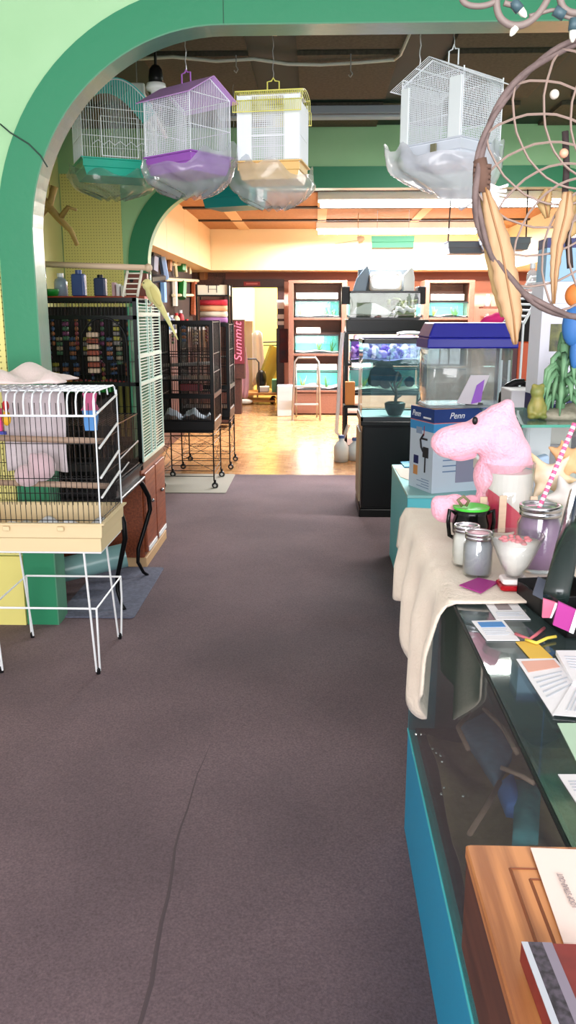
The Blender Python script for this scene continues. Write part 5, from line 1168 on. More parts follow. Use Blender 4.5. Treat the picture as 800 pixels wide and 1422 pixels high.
for i, (x, z) in enumerate(((-.95, .56), (-.36, .62), (.88, .58))):
    y = -sqrt(max(0, 1.08 - x * x)) * r_ * 1.04 - .004
    MB().bevbox(x * r_ - .009, x * r_ + .009, y - .002, y + .002, 0, h * z, .002).build('wooden_stick', LWOOD, root)
# black cauldron mug
p, k = onk(652, 752); root = thing('cauldron_mug', 'black cauldron-shaped mug with bright green filling', 'mug', p); r_ = 25 * k; h = 48 * k
MB().lathe([(0, 0), (r_ * .6, 0), (r_ * .98, h * .3), (r_, h * .55), (r_ * .88, h * .82), (r_ * .96, h), (r_ * .9, h), (r_ * .8, h * .84), (0, h * .82)], n=28).build('body', mat('gloss_black_glass', (10, 12, 12), .15), root, True)
MB().lathe([(0, h * .9), (r_ * .86, h * .9), (r_ * .98, h * 1.0), (r_ * 1.0, h * 1.05), (r_ * .9, h * 1.04), (0, h * .96)], n=28).build('green_filling', mat('bright_green', (70, 200, 60), .4), root, True)
for s in (-1, 1): MB().tube([(s * r_ * .85, -.005, h * .85), (s * r_ * 1.2, -.005, h * .95), (s * r_ * 1.25, -.005, h * .6), (s * r_ * 1.15, -.005, h * .2), (s * r_ * .9, -.0, h * .12)], .005, 8).build('handle', mat('gloss_black_glass', (10, 12, 12), .15), root, True)
MB().tube([(-r_ * .5, 0, h * 1.05), (-r_ * .75, 0, h * 1.22), (-r_ * .45, 0, h * 1.34), (-r_ * .15, 0, h * 1.2), (-r_ * .3, 0, h * 1.05)], .004, 8).build('wire_loop', mat('olive_wire', (110, 106, 70), .5), root, True)
def jar(label, px, py, wpx, hpx, fill, lidm, top=None, fillh=.8):
    p, k = onk(px, py); root = thing('mason_jar', label, 'jar', p); r_ = wpx * k / 2; h = hpx * k
    MB().lathe([(0, 0), (r_ * .9, 0), (r_, h * .06), (r_, h * .72), (r_ * .84, h * .82), (r_ * .84, h * .97), (r_ * .8, h * .97), (r_ * .8, h * .82), (r_ * .95, h * .70), (r_ * .95, h * .07), (0, h * .04)], n=28).build('glass', GLASS, root, True)
    MB().lathe([(0, h * .05), (r_ * .93, h * .07), (r_ * .93, h * fillh * .86), (r_ * .8, h * fillh), (0, h * fillh)], n=28).build('contents', fill, root, True)
    MB().lathe([(r_ * .80, h * .97), (r_ * .80, h * 1.0), (r_ * .93, h * 1.0), (r_ * .95, h * .985), (r_ * .95, h * .93), (r_ * .89, h * .92), (r_ * .93, h * .9), (r_ * .93, h * .84), (r_ * .86, h * .84), (r_ * .86, h * .97)], n=32).build('lid_ring', lidm, root, True)
    MB().lathe([(0, h * .965), (r_ * .82, h * .965), (r_ * .82, h * .975), (0, h * .985)], n=28).build('lid_disc', top or lidm, root, True)
    return root, r_, h
ALU = mat('bright_aluminium', (200, 202, 206), .22, 1)
jar('small mason jar with white filling under an aluminium lid', 646, 784, 37, 57, mat('white_filling', (234, 230, 224), .6), ALU)
jar('small mason jar with grey filling and pink topped lid', 662, 798, 40, 62, mat('grey_filling', (150, 152, 160), .6), ALU, mat('pale_pink_wax', (228, 184, 194), .5))
jr, r_, h = jar('large mason jar of dull purple filling with a striped straw', 745, 790, 60, 92, mat('dull_purple_filling', (142, 108, 146), .6), ALU)
# striped straw
s0, s1 = at(746, 712, 1.70), at(798, 588, 1.75)
g = MB(); n = 30
for i in range(n):
    for s in (0, 1): 
        g.mi((i + s) % 2); a, b_ = s0.lerp(s1, i / n), s0.lerp(s1, (i + 1) / n)
        if s == 0: g.tube([a, b_], .0052, 10)
o = g.build('drinking_straw', [mat('straw_white', (230, 214, 222), .5), mat('straw_pink', (226, 96, 140), .5)], None, True, label='pink and white striped straw standing in the purple jar', cat='straw')
# martini-shaped candle
p, k = onk(713, 816); root = thing('martini_glass_candle', 'martini glass filled with white and pink wax on a square red foot', 'candle', p); h = 76 * k; rt = 38 * k
MB().lathe([(0, h * .20), (rt * .30, h * .22), (rt * .52, h * .45), (rt, h), (rt * .97, h), (rt * .49, h * .46), (rt * .26, h * .25), (0, h * .24)], n=32).build('glass_bowl', GLASS, root, True)
MB().lathe([(0, h * .25), (rt * .26, h * .26), (rt * .48, h * .46), (rt * .86, h * .88), (0, h * .90)], n=32).build('white_wax', mat('white_wax', (240, 232, 228), .4), root, True)
g = MB(); rnd = random.Random(6)
for i in range(18): a = rnd.uniform(0, 6.28); q = rnd.uniform(0, .66) * rt; g.ell((q * cos(a), q * sin(a), h * .90), (rt * .14, rt * .1, .004), Matrix.Rotation(a, 3, 'Z'), 8, 5)
g.build('pink_petals', mat('dusty_rose', (214, 130, 136), .6), root, True)
MB().bevbox(-rt * .48, rt * .48, -rt * .4, rt * .4, .011, h * .2, .006).build('white_foot', mat('white_wax', (240, 232, 228), .4), root)
MB().bevbox(-rt * .56, rt * .56, -rt * .5, rt * .5, 0, .0105, .006).build('red_foot', mat('red_foil', (190, 20, 36), .2, .5), root)
quad_item('magenta_card', 'small magenta card on the cream cloth in front of the grey jar', ((638, 812), (664, 802), (692, 808), (668, 823)), ZK + .003, MAGENTA, 'card', .002)
a, b_ = onz(734, 786, ZK + .01), onz(775, 781, ZK + .012); MB().tube([a, b_], .005, 6).build('wooden_stick', LWOOD, None, label='short wooden stick lying beside the purple jar', cat='stick')
p, k = onk(702, 740); p = onz(706, 752, ZK); MB().lathe([(0, 0), (.03, 0), (.042, .02), (.04, .024), (.026, .006), (0, .006)], (p.x - .02, p.y + .03, p.z), 20).build('shell_dish', mat('pearly_dish', (196, 176, 164), .3), None, True, label='small pearly dish between mug and purple jar', cat='dish')
# shells and starfish at the right
SH = mat('shell_tan', (222, 178, 130), .6, n=(20, (206, 156, 110)))
def spiky(px, py, rad, n, m, label, Y=2.08, seed=1):
    c = at(px, py, Y); g = MB(); rnd = random.Random(seed); g.ell(c, (rad * .55,) * 3, n=10, h=8)
    for i in range(n):
        a = 2 * pi * i / n + rnd.uniform(-.2, .2); e = rnd.uniform(-.5, .5); d = V((cos(a), e * .6, sin(a))).normalized()
        g.tube([c, c + d * rad * .7, c + d * rad * rnd.uniform(1.1, 1.5)], lambda t: rad * .34 * (1 - t) + .004, 8)
    return g.build('seashell', m, None, True, remesh=.006, label=label, cat='seashell')
s1_ = spiky(788, 640, .05, 7, SH, 'tan spiked seashell nearest the right end of the glass stand', 2.1, 1)
spiky(762, 662, .06, 6, mat('shell_cream', (232, 218, 196), .6, n=(16, (222, 190, 140))), 'large cream and tan seashell behind the purple jar', 2.08, 4)
spiky(786, 690, .055, 6, mat('shell_grey', (200, 196, 190), .6), 'grey white seashell low behind the purple jar', 2.02, 7)
g = MB(); g.tube([at(806, 686, 1.7), at(772, 828, 1.36)], .022, 12); g.build('dark_bottle_neck', mat('dark_smoky_glass', (30, 42, 40), .2), None, True, label='dark smoky tube leaning beside the purple jar at the counter edge', cat='tube')
# ------------------------------------------------------------------ cards and flyers on the glass
ZG = ZT + .002
def flyer(label, cs, m=PAPER, parts=None, th=.0012, dz=0, name='flyer', cat='flyer'): return quad_item(name, label, cs, ZG + dz, m, cat, th, parts=parts)
PRB = mat('flyer_blue', (80, 140, 200), .6); PRG = mat('flyer_grey', (150, 140, 140), .6); PRO = mat('flyer_orange', (230, 176, 156), .6); LN = mat('print_line', (196, 202, 210), .7)
lines = lambda v0, n, u0=.12, u1=.88: [('text_line', (u0, u1 - .08 * (i % 2), v0 + .085 * i, v0 + .03 + .085 * i), LN) for i in range(n)]
flyer('white card with a small grey picture nearest the cream cloth', ((673, 836), (716, 835), (737, 860), (689, 860)), parts=[('picture', (.25, .68, .12, .5), PRG)] + lines(.62, 3))
flyer('white card with a blue header at the glass edge', ((655, 862), (699, 861), (722, 889), (676, 889)), parts=[('picture', (.14, .9, .1, .36), PRB)] + lines(.46, 4))
flyer('small mustard yellow card behind the blue header card', ((716, 891), (744, 890), (768, 913), (736, 914)), mat('mustard_card', (226, 186, 78), .7), dz=.0)
flyer('large white flyer with orange header in the middle of the glass', ((717, 915), (771, 914), (812, 960), (768, 994)), parts=[('picture', (.08, .92, .06, .28), PRO)] + lines(.38, 5))
flyer('white flyer partly under the orange header flyer at the right edge', ((768, 992), (800, 940), (840, 950), (840, 998)), dz=.0022, parts=lines(.2, 5))
flyer('rounded white booklet on a grey tray at the right edge of the glass', ((772, 903), (830, 903), (860, 960), (796, 946)), dz=.008, th=.008, parts=lines(.2, 5))
flyer('pale green sheet at the right edge under the white flyers', ((774, 1004), (840, 1004), (850, 1056), (800, 1056)), mat('pale_green_sheet', (182, 212, 186), .7), dz=.0)
flyer('white card with faint teal print nearest the oak box', ((775, 1075), (840, 1075), (860, 1126), (808, 1126)), parts=lines(.2, 4))
MB().tube([onz(x, y, ZG + .004) for x, y in ((730, 888), (745, 893), (760, 886), (772, 884))], .003, 6).build('yellow_ribbon', mat('yellow_ribbon', (226, 206, 80), .5), None, True, label='yellow curled ribbon beside the mustard card', cat='ribbon')
MB().tube([onz(x, y, ZG + .003) for x, y in ((716, 880), (735, 888), (744, 882), (756, 872))], .003, 6).build('pink_ribbon', mat('pink_orange_ribbon', (206, 110, 120), .5), None, True, label='pink ribbon curl between the cards and the black card holder', cat='ribbon')
# black card holder
p0, p1 = onz(728, 842, ZG), onz(786, 890, ZG)
ang = atan2(p1.y - p0.y, p1.x - p0.x); L_ = (p1 - p0).length + .04
root = thing('card_holder', 'black open card holder with magenta cards on the glass', 'card holder', ((p0.x + p1.x) / 2 + .05, (p0.y + p1.y) / 2 + .04, ZG), ang); 
hw, hd, hh = L_ / 2, .05, .05
MB().box(-hw, hw, -hd, hd, 0, .004).box(-hw, hw, -hd, -hd + .004, 0, hh * .7).box(-hw, hw, hd - .004, hd, 0, hh).box(-hw, -hw + .004, -hd, hd, 0, hh * .8).box(hw - .004, hw, -hd, hd, 0, hh * .8).box(-.002, .002, -hd, hd, 0, hh * .7).build('tray', mat('matte_black', (14, 14, 15), .5), root)
CP = [((755, 832), (775, 838), (766, 858), (753, 858), mat('pink_print', (226, 116, 150), .5), 'pink card with white edge standing in the black card holder', 1.36), ((776, 836), (806, 850), (796, 880), (768, 868), MAGENTA, 'bright magenta card with white edge in the black card holder', 1.285), ((748, 802), (772, 812), (760, 836), (740, 826), mat('slate_card', (84, 90, 104), .5), 'slate grey card at the back of the black card holder', 1.45)]
for a, b_, c_, d_2, m, lb, Y in CP:
    q = [at(x, y, Y) for x, y in (a, b_, c_, d_2)]; off = V((.0, .004, .001))
    g = MB().mi(0).add(q + [v + off for v in q], [(0, 1, 2, 3), (7, 6, 5, 4), (0, 4, 5, 1), (1, 5, 6, 2), (2, 6, 7, 3), (3, 7, 4, 0)])
    # the white rim of the card
    r1 = q[1].lerp(q[0], .22); r2 = q[2].lerp(q[3], .22); w3 = V((0, -.0015, 0))
    g.mi(1).add([r1 + w3, q[1] + w3, q[2] + w3, r2 + w3], [(0, 1, 2, 3)])
    g.build('business_card', [m, PAPER], None, label=lb, cat='card')
# ------------------------------------------------------------------ oak box
c0 = onz(648, 1173, 1.062); bx, by = c0.x, c0.y
root = thing('oak_box', 'oak box with grooved panel lid standing on the near end of the glass case', 'box', (bx + .30, by - .24, ZT + .001)); hw, hd, H_ = .30, .24, 1.062 - ZT - .001
MB().bevbox(-hw, hw, -hd, hd, 0, H_ - .012, .003).build('body', OAKD, root)
g = MB().bevbox(-hw - .001, hw + .001, -hd - .001, hd + .001, H_ - .0118, H_, .003); lid = g.build('lid', OAK, root)
GR = mat('oak_groove', (120, 64, 34), .5)
for i in range(3):
    e = .030 + .013 * i; g = MB()
    for a, b_ in (((-hw + e, hd - e), (hw - e, hd - e)), ((-hw + e, -hd + e), (-hw + e, hd - e))):
        g.tube([(a[0], a[1], H_ - .0014), (b_[0], b_[1], H_ - .0014)], .0022, 6)
    g.build('groove_moulding', [GR, OAK][i % 2] if 0 else GR, root)
for i in range(3):
    x = -hw + .098 + .022 * i; MB().tube([(x, hd - .075 - .012 * i, H_ - .0011), (x + .001, -hd + .02, H_ - .0011)], .0016, 6).build('carved_line', GR, root)
zz = 1.0642
fl = quad_item('paper_note', 'cream paper note with pencilled lettering lying on the oak box', ((737, 1177), (860, 1182), (930, 1312), (783, 1309)), zz, mat('cream_note', (234, 214, 204), .8), 'note', .001)
q = onz(788, 1236, zz + .001); q2 = onz(772, 1206, zz + .001); q3 = onz(798, 1262, zz + .001)
t_ = text('LOOP STRAP-OUT', .0064, mat('pencil_grey', (150, 136, 134), .7), None, q, (0, 0, atan2(q2.y - q3.y, q2.x - q3.x)), sx=.75, ext=.0002); t_.parent = fl; t_.location = q - fl.location
bk = quad_item('framed_booklet', 'booklet with silver edge, speckled strip and red cover on the oak box', ((724, 1309), (830, 1312), (900, 1450), (776, 1450)), zz + .016, mat('deep_red_cover', (128, 40, 34), .5, n=(60, (110, 34, 30), .2)), 'booklet', .015,
    parts=[('silver_edge', (0, .085, 0, 1), mat('silver_edge', (205, 212, 222), .3, .4)), ('speckled_strip', (.085, .27, 0, 1), mat('speckled_dark', (34, 30, 36), .6, n=(160, (80, 72, 84), .12))), ('grey_strip', (.27, .40, 0, 1), mat('grey_strip', (128, 120, 134), .6))])
# ================================================================== TURQUOISE CABINET AND THE BOXED FILTER
root = thing('turquoise_cabinet', 'low turquoise painted cabinet beyond the glass display case', 'cabinet', (1.0, 4.7, 0)); hw, hd = .52, .46
MB().bevbox(-hw, hw, -hd, hd, 0, .575, .006).build('body', CYANL, root); MB().bevbox(-hw - .002, hw + .002, -hd - .002, hd + .002, .575, .592, .005).build('top_board', mat('pale_turquoise_top', (150, 206, 206), .4), root)
quad_item('cream_paper', 'cream paper on the corner of the turquoise cabinet', ((548, 650), (570, 650), (572, 668), (556, 662)), .595, mat('cream_note', (234, 214, 204), .8), 'paper', .002)
quad_item('blue_sheet', 'blue plastic sheet corner behind the blue and white box', ((556, 641), (574, 640), (578, 648), (562, 648)), .60, mat('sky_blue_sheet', (40, 140, 190), .5), 'sheet', .006)
cA = onz(599, 686, .592)
root = thing('product_box', 'blue and white product box standing on the turquoise cabinet', 'box', (cA.x, cA.y, .593), R(22)); bw, bd, bh = .44, .25, .44
MB().box(0, bw, 0, bd, 0, bh - .07).build('lower_print', BOXW, root)
MB().box(-.001, bw + .001, -.001, bd + .001, bh - .069, bh).build('blue_band', BOXB, root)
MB().box(-.0015, bw + .0015, -.0015, bd + .0015, bh - .074, bh - .0695).build('red_stripe', mat('salmon_stripe', (206, 120, 130), .5), root)
MB().box(-.001, bw + .001, -.001, bd + .001, bh - .12, bh - .075).build('sky_band', SKYB, root)
MB().box(.004, bw - .004, .004, bd - .004, bh, bh + .002).build('top_face', CARD, root)
text('Penn', .045, mat('white_print', (240, 244, 250), .5), root, (-.003, bd * .74, bh - .036), (pi / 2, 0, -pi / 2), shear=.3)
text('Penn', .045, mat('white_print', (240, 244, 250), .5), root, (bw * .3, -.003, bh - .036), (pi / 2, 0, 0), shear=.3)
MB().box(-.0025, -.0012, .03, .11, bh - .055, bh - .046).build('white_bar', mat('white_print', (240, 244, 250), .5), root)
g = MB(); g.tube([(-.003, .10, .30), (-.003, .13, .27), (-.003, .12, .23), (-.003, .10, .21)], .006, 5).box(-.005, -.001, .045, .10, .18, .235).tube([(-.003, .075, .18), (-.003, .075, .10)], .004, 5).box(-.005, -.001, .06, .12, .272, .282); g.build('filter_picture', CAPT, root)
MB().box(-.0025, -.001, .15, .20, .135, .18).build('blue_picture', NAVY, root); MB().box(-.0025, -.001, .155, .20, .075, .125).build('orange_picture', mat('orange_picture', (214, 150, 90), .6), root)
MB().box(-.0025, -.001, .12, .18, .30, .335).build('grey_picture', mat('grey_blue_print', (140, 160, 190), .6), root)
MB().box(-.0025, -.001, .095, .10, .295, .345).build('red_bar', RED, root)
for i in range(4): MB().box(-.0022, -.001, .03, .11 + .05 * (i % 2), .06 - .014 * i, .063 - .014 * i).build('text_line', mat('blue_grey_print', (110, 140, 180), .6), root)
for i in range(6): MB().box(.06, .24 - .03 * (i % 3), -.0022, -.001, .26 - .03 * i, .266 - .03 * i).build('text_line', mat('blue_grey_print', (110, 140, 180), .6), root)
MB().box(.05, .13, -.0025, -.001, .29, .305).build('blue_tag', mat('tag_blue', (70, 130, 200), .5), root); MB().box(.14, .26, -.0025, -.001, .05, .20).build('grey_photo', mat('grey_mauve_print', (150, 150, 176), .6), root)
# blue-lidded tank
zb = .593 + bh + .003
e0, e1 = at(590, 560, 4.32), at(704, 560, 4.42)
root = thing('blue_lidded_tank', 'clear plastic tank with a royal blue hood standing on the product box', 'aquarium', ((e0.x + e1.x) / 2, 4.46, zb), R(5)); hw, hd = (e1.x - e0.x) / 2, .13
zh = at(650, 484, 4.32).z - zb; zt9 = at(650, 448, 4.35).z - zb
g = MB(); g.bevbox(-hw, hw, -hd, hd, .006, zh + .01, .04, 6); g.build('clear_walls', ACRYL, root, True)
MB().bevbox(-hw - .004, hw + .004, -hd - .004, hd + .004, 0, .016, .04).build('base_rim', glassy('cloudy_rim', (226, 232, 236), .5, .1), root)
MB().box(-hw - .014, hw + .014, -hd - .014, hd + .014, zh, zh + (zt9 - zh) * .42, None, .985).box(-hw - .010, hw + .010, -hd - .010, hd + .010, zh + (zt9 - zh) * .42, zt9, None, .86).build('blue_hood', BLUEP, root, bevel=.008)
for x in (hw - .06, hw - .02): MB().bevbox(x - .008, x + .004, -hd + .012, -hd + .02, .02, zh - .06, .002).build('lift_tube', WHITE, root)
q = [at(x, y, 4.24) for x, y in ((634, 560), (654, 521), (680, 521), (663, 562))]; off = V((0, .006, 0)); g = MB().mi(0).add(q + [v + off for v in q], [(0, 1, 2, 3), (7, 6, 5, 4), (0, 4, 5, 1), (1, 5, 6, 2), (2, 6, 7, 3), (3, 7, 4, 0)])
q2 = [at(x, y, 4.236) for x, y in ((654, 561), (662, 535), (673, 527), (668, 558))]; g.mi(1).add(q2, [(0, 1, 2, 3)])
g.build('price_sign', [mat('grey_white_card', (208, 204, 212), .6), mat('violet_print', (150, 90, 200), .6)], None, label='tilted white price card with violet patch leaning on the blue-lidded tank', cat='sign')
MB().bevbox(.78, .87, 4.36, 4.42, zb, zb + .025, .006).build('brown_block', DWOOD, None, label='small dark brown block on the product box beside the tank', cat='block')
# ================================================================== GLASS STAND AT THE RIGHT
root = thing('white_side_table', 'white side table beyond the display case under the glass stand', 'table', (1.2, 2.85, 0))
MB().bevbox(-.56, .6, -.42, .5, .90, .95, .006).build('table_top', WHITE, root)
for x in (-.5, .54):
    for y in (-.36, .44): MB().bevbox(x - .03, x + .03, y - .03, y + .03, 0, .90, .006).build('leg', WHITE, root)
sA = onz(735, 590, 1.2); sB = onz(717, 576, 1.2)
root = thing('glass_stand', 'glass shelf stand carrying the frog figurine and white box', 'display stand', (sA.x, sA.y, .951), R(4)); wS, dS, hS = .62, .46, 1.2 - .951
MB().box(-.02, wS, 0, dS, hS - .008, hS).build('glass_shelf', glassy('green_glass_shelf', (190, 224, 214), .16, .02, 1.5, (170, 200, 196)), root)
MB().box(-.021, wS, -.001, .0, hS - .008, hS).build('green_edge', mat('green_glass_edge', (50, 140, 120), .2), root)
MB().box(0, .006, .02, dS - .01, 0, hS - .009).build('left_pane', GLASS, root)
MB().box(.01, wS, .018, .024, 0, hS - .009).build('front_pane', GLASS, root)
MB().box(wS - .3, wS - .294, .03, dS - .01, 0, hS - .009).build('middle_pane', GLASS, root)
lab = ['white', 'grey', 'pinkish grey', 'cream']
for i, (x, y, c) in enumerate(((744, 612, (206, 206, 214)), (766, 640, (120, 112, 116)), (760, 660, (170, 160, 168)), (784, 618, (190, 180, 172)))):
    q = at(x, y, 2.75); MB().bevbox(q.x - .045, q.x + .05, 2.75 + .03 * i, 2.765 + .03 * i, .952, max(1.0, q.z + .05), .003).build('picture_card', mat('case_card_%d' % i, c, .6), None, label=lab[i] + ' card standing under the glass shelf', cat='card')
q = at(728, 620, 2.5); g = MB(); rnd = random.Random(1)
g.prism([(-.03, -.05), (.02, -.055), (.035, .0), (.03, .06), (-.005, .05), (-.035, .02)], lambda a, b_, t: V((q.x + a, 2.34 + t, 1.06 + b_)), -.01, .03).build('blue_tissue', mat('pale_blue_tissue', (176, 206, 236), .7), None, bevel=.008, label='pale blue crumpled tissue behind the pink plush', cat='tissue')
# frog figurine
FROG = mat('frog_ceramic', (150, 138, 66), .5, n=(26, (96, 116, 60), .2))
q = onz(748, 584, 1.2); root = thing('frog_figurine', 'olive and tan frog figurine standing upright on the glass shelf', 'figurine', (q.x, q.y + .03, 1.201)); k = dep(q)
g = MB(); g.ell((0, 0, 18 * k), (11 * k, 10 * k, 19 * k)).ell((-1 * k, -1 * k, 38 * k), (10 * k, 9 * k, 10 * k)).ell((-6 * k, -2 * k, 46 * k), (4 * k, 4 * k, 4 * k)).ell((5 * k, -2 * k, 46 * k), (4 * k, 4 * k, 4 * k)).ell((-8 * k, -6 * k, 4 * k), (6 * k, 8 * k, 4 * k)).ell((8 * k, -6 * k, 4 * k), (6 * k, 8 * k, 4 * k)).ell((9 * k, -2 * k, 14 * k), (5 * k, 5 * k, 10 * k)).ell((-10 * k, -2 * k, 14 * k), (4 * k, 5 * k, 10 * k))
g.build('body', FROG, root, True, remesh=.0035)
# plant ornament
q = onz(785, 584, 1.2); root = thing('fern_ornament', 'green plastic fern ornament on a grey stone base at the right of the glass shelf', 'ornament', (q.x, q.y + .06, 1.201)); rnd = random.Random(9)
MB().ell((0, 0, .008), (.085, .06, .022)).ell((.05, .02, .02), (.05, .04, .025)).build('stone_base', mat('grey_stone', (150, 146, 128), .8, bump=(60, .5)), root, True, remesh=.008)
g = MB()
for i in range(34):
    a = rnd.uniform(0, 6.28); l = rnd.uniform(.5, 1); z0 = rnd.uniform(.03, .2); rr = rnd.uniform(.03, .065)
    g.tube([(0, 0, z0), (rr * cos(a) * .6, rr * sin(a) * .6, z0 + .05 * l), (rr * cos(a), rr * sin(a), z0 + .01), (rr * 1.15 * cos(a), rr * 1.15 * sin(a), z0 - .06 * l)], lambda t: .009 * sin(pi * (t * .85 + .12)) + .001, 5)
g.tube([(0, 0, 0), (0, 0, .22)], .014, 8)
g.build('fronds', mat('fern_green', (84, 136, 96), .6, n=(20, (120, 160, 120), .3)), root, True)
# boxes on the shelf
q = onz(752, 558, 1.2); k0 = at(757, 500, 2.72)
root = thing('tall_white_box', 'tall white product box with a dark photograph and navy base band', 'box', (k0.x - .025, 2.70, 1.2015), R(3)); 
hB = at(757, 392, 2.72).z - 1.2
MB().box(0, .26, 0, .12, 0.052, hB).build('white_face', mat('white_card', (224, 226, 238), .6), root); MB().box(-.0005, .2605, -.0005, .1205, 0, .051).build('navy_band', NAVY, root)
MB().box(.03, .16, -.0015, -.0002, .19, .275).build('photograph', mat('dark_photo', (34, 40, 24), .4, n=(26, (120, 124, 50), .16)), root)
for i in range(7): MB().box(.03, .12 + .03 * (i % 3), -.0012, -.0002, .085 + .011 * i, .087 + .011 * i).build('text_line', LN, root)
for i in range(4): MB().box(.03, .12, -.0012, -.0002, .30 + .012 * i, .302 + .012 * i).build('text_line', LN, root)
text('Penn', .022, mat('white_print', (240, 244, 250), .5), root, (.075, -.002, .025), (pi / 2, 0, 0), shear=.3)
zz = 1.2015 + hB + .001
root = thing('blue_product_box', 'pale blue box with a navy top band lying on the tall white box', 'box', (k0.x - .02, 2.71, zz)); MB().box(0, .26, 0, .11, 0, .10).build('pale_face', mat('pale_blue_card', (140, 178, 206), .6), root); MB().box(-.0005, .2605, -.0005, .1105, .1005, .13).build('navy_band', NAVY, root)
g = MB(); q = at(797, 452, 2.5); g.mi(0).ell((q.x, 2.5, q.z), (.034, .03, .06)).ell((q.x + .01, 2.5, q.z - .075), (.016, .018, .05)).mi(1).ell((q.x, 2.5, q.z + .085), (.032, .03, .034)).mi(0).tube([(q.x, 2.5, q.z + .1), (q.x, 2.5, ZC)], .002, 4)
g.build('parrot_ornament', [mat('blue_feather_paint', (52, 110, 176), .6), mat('orange_feather_paint', (224, 130, 60), .6)], None, True, label='blue and orange hanging parrot ornament at the right edge', cat='ornament')
# ------------------------------------------------------------------ shelving behind
XS0 = at(716, 450, 5.3).x
root = thing('goods_shelf', 'dark red framed shelf of packed goods behind the blue-lidded tank', 'shelf', (XS0 + .55, 5.5, 0)); DRED = mat('dark_red_wood', (84, 26, 34), .5)
for s in (-1, 1):
    for y in (-.18, .18): MB().bevbox(s * .55 - .025, s * .55 + .025, y - .025, y + .025, 0, 1.62, .004).build('post', DRED, root)
for z in (.3, .75, 1.08, 1.6): MB().bevbox(-.55, .55, -.2, .2, z, z + .022, .003).build('shelf_board', DRED, root)
MB().bevbox(-.55, .55, .19, .2, .0, 1.6, .002).build('back_board', mat('dark_back', (40, 34, 32), .8), root)
nm = ['orange', 'deep orange', 'tan', 'white', 'green', 'brown', 'cream']; cc = [(226, 90, 40), (196, 60, 30), (190, 160, 110), WHITE, (50, 90, 56), (110, 76, 50), (206, 196, 160)]
for j, z in enumerate((1.103, .773)):
    for i in range(7):
        m = mat('pack_' + nm[i], cc[i], .5) if not isinstance(cc[i], bpy.types.Material) else cc[i]
        x = XS0 + .09 + .15 * i; g = MB().bevbox(x - .055, x + .055, 5.36, 5.5, z, z + .24 - .02 * (i % 3), .015); g.build('goods_pack', m, None, label='%s pack on the %s shelf of the dark red rack' % (nm[i], ['upper', 'lower'][j]), cat='pack', group='packs on the dark red rack')
for i in range(5): bottle('clear_bottle', XS0 + .12 + .1 * i, 5.45, 1.623, .035, .2, glassy('clear_plastic', (236, 240, 242), .35, .05), WHITE, 'clear bottle on top of the dark red rack, %s from the aisle' % ['first', 'second', 'third', 'fourth', 'fifth'][i], 'bottle', 'clear bottles on the dark red rack')
# wire rack leaning
A_, B_, C_, D_ = at(698, 447, 4.98), at(727, 450, 4.88), at(764, 380, 4.98), at(738, 383, 5.08)
g = MB(); g.tube([A_, D_], .006, 6).tube([B_, C_], .009, 6)
for i in range(9): t = (i + .3) / 8.6; g.tube([A_.lerp(D_, t), B_.lerp(C_, t)], .0065, 6)
g.tube([B_, (B_.x, B_.y, .594)], .007, 6).tube([A_, (A_.x, A_.y + .0, .594)], .007, 6)
g.build('wire_rack', WHITE, None, label='slanting white wire rack behind the dreamcatcher feather', cat='rack')
MB().ell(at(684, 445, 4.62), (.06, .04, .03)).ell(at(692, 441, 4.62), (.04, .04, .03)).ell(at(676, 448, 4.62), (.04, .03, .02)).build('pink_cloth', mat('hot_pink_cloth', (226, 40, 120), .8), None, True, remesh=.01, label='hot pink cloth lying beside the blue hood', cat='cloth')
g = MB(); g.tube([at(x, y, 3.3) for x, y in ((699, 562), (700, 548), (706, 537), (716, 531), (728, 530))], lambda t: .022 - .01 * t, 8).tube([at(728, 530, 3.3), at(736, 560, 3.3)], .008, 6)
g.build('plastic_arch', BLACK, None, True, label='curved black plastic handle behind the pink plush', cat='handle')
q = at(720, 560, 3.25); MB().bevbox(q.x - .06, q.x + .12, 3.12, 3.3, .951, q.z + .06, .006).build('white_carton', mat('white_grey_card', (206, 204, 210), .6), None, label='plain white carton under the curved black handle', cat='box')
# hanging grey cages in the back right
for i, (x, y, Y, w3) in enumerate(((646, 353, 9.2, .26), (700, 348, 8.9, .3))):
    q = at(x, y, Y); root = thing('hanging_basket', ['dark grey', 'black'][i] + ' hanging wire basket in the back room behind the dreamcatcher', 'basket', (q.x, Y, q.z))
    tray('tray', w3 / 1.3, .14, .12, mat('slate_plastic', (84, 92, 108), .5), root, .01)
    for s in (-1, 1): MB().tube([(s * w3 / 1.4, 0, .12), (s * w3 / 1.5, 0, ZB - q.z)], .008, 5).build('hanging_wire', BLACK, root)
# ================================================================== DREAMCATCHER
YD = 1.45; ctr = at(847, 252, YD); k = dep(ctr); RD = 186 * k
root = thing('dreamcatcher', 'large willow-hoop dreamcatcher with tan feathers hanging close at the right', 'dreamcatcher', ctr)
ax = _r.copy(); ay = V((0, 0, 1)); 
def dc(r, a, dy=0): return ax * (r * cos(a)) + V((0, dy, 0)) + ay * (r * sin(a))
g = MB()
for s in range(2): g.tube([dc(RD + .003 * sin(7 * t + 3 * s), t, .004 * cos(8 * t + pi * s)) for t in [2 * pi * i / 96 for i in range(97)]], .0045 + .001 * s, 8)
g.build('hoop', mat('willow_bark', (112, 96, 92), .75, n=(40, (86, 72, 70), .2), bump=(60, .4)), root, True)
NET = mat('net_cord', (138, 120, 110), .8)
g = MB(); n = 16; rings = [RD, RD * .86, RD * .70, RD * .54, RD * .38, RD * .22, RD * .12]
prev = [dc(rings[0], 2 * pi * (i + .15) / n) for i in range(n)]
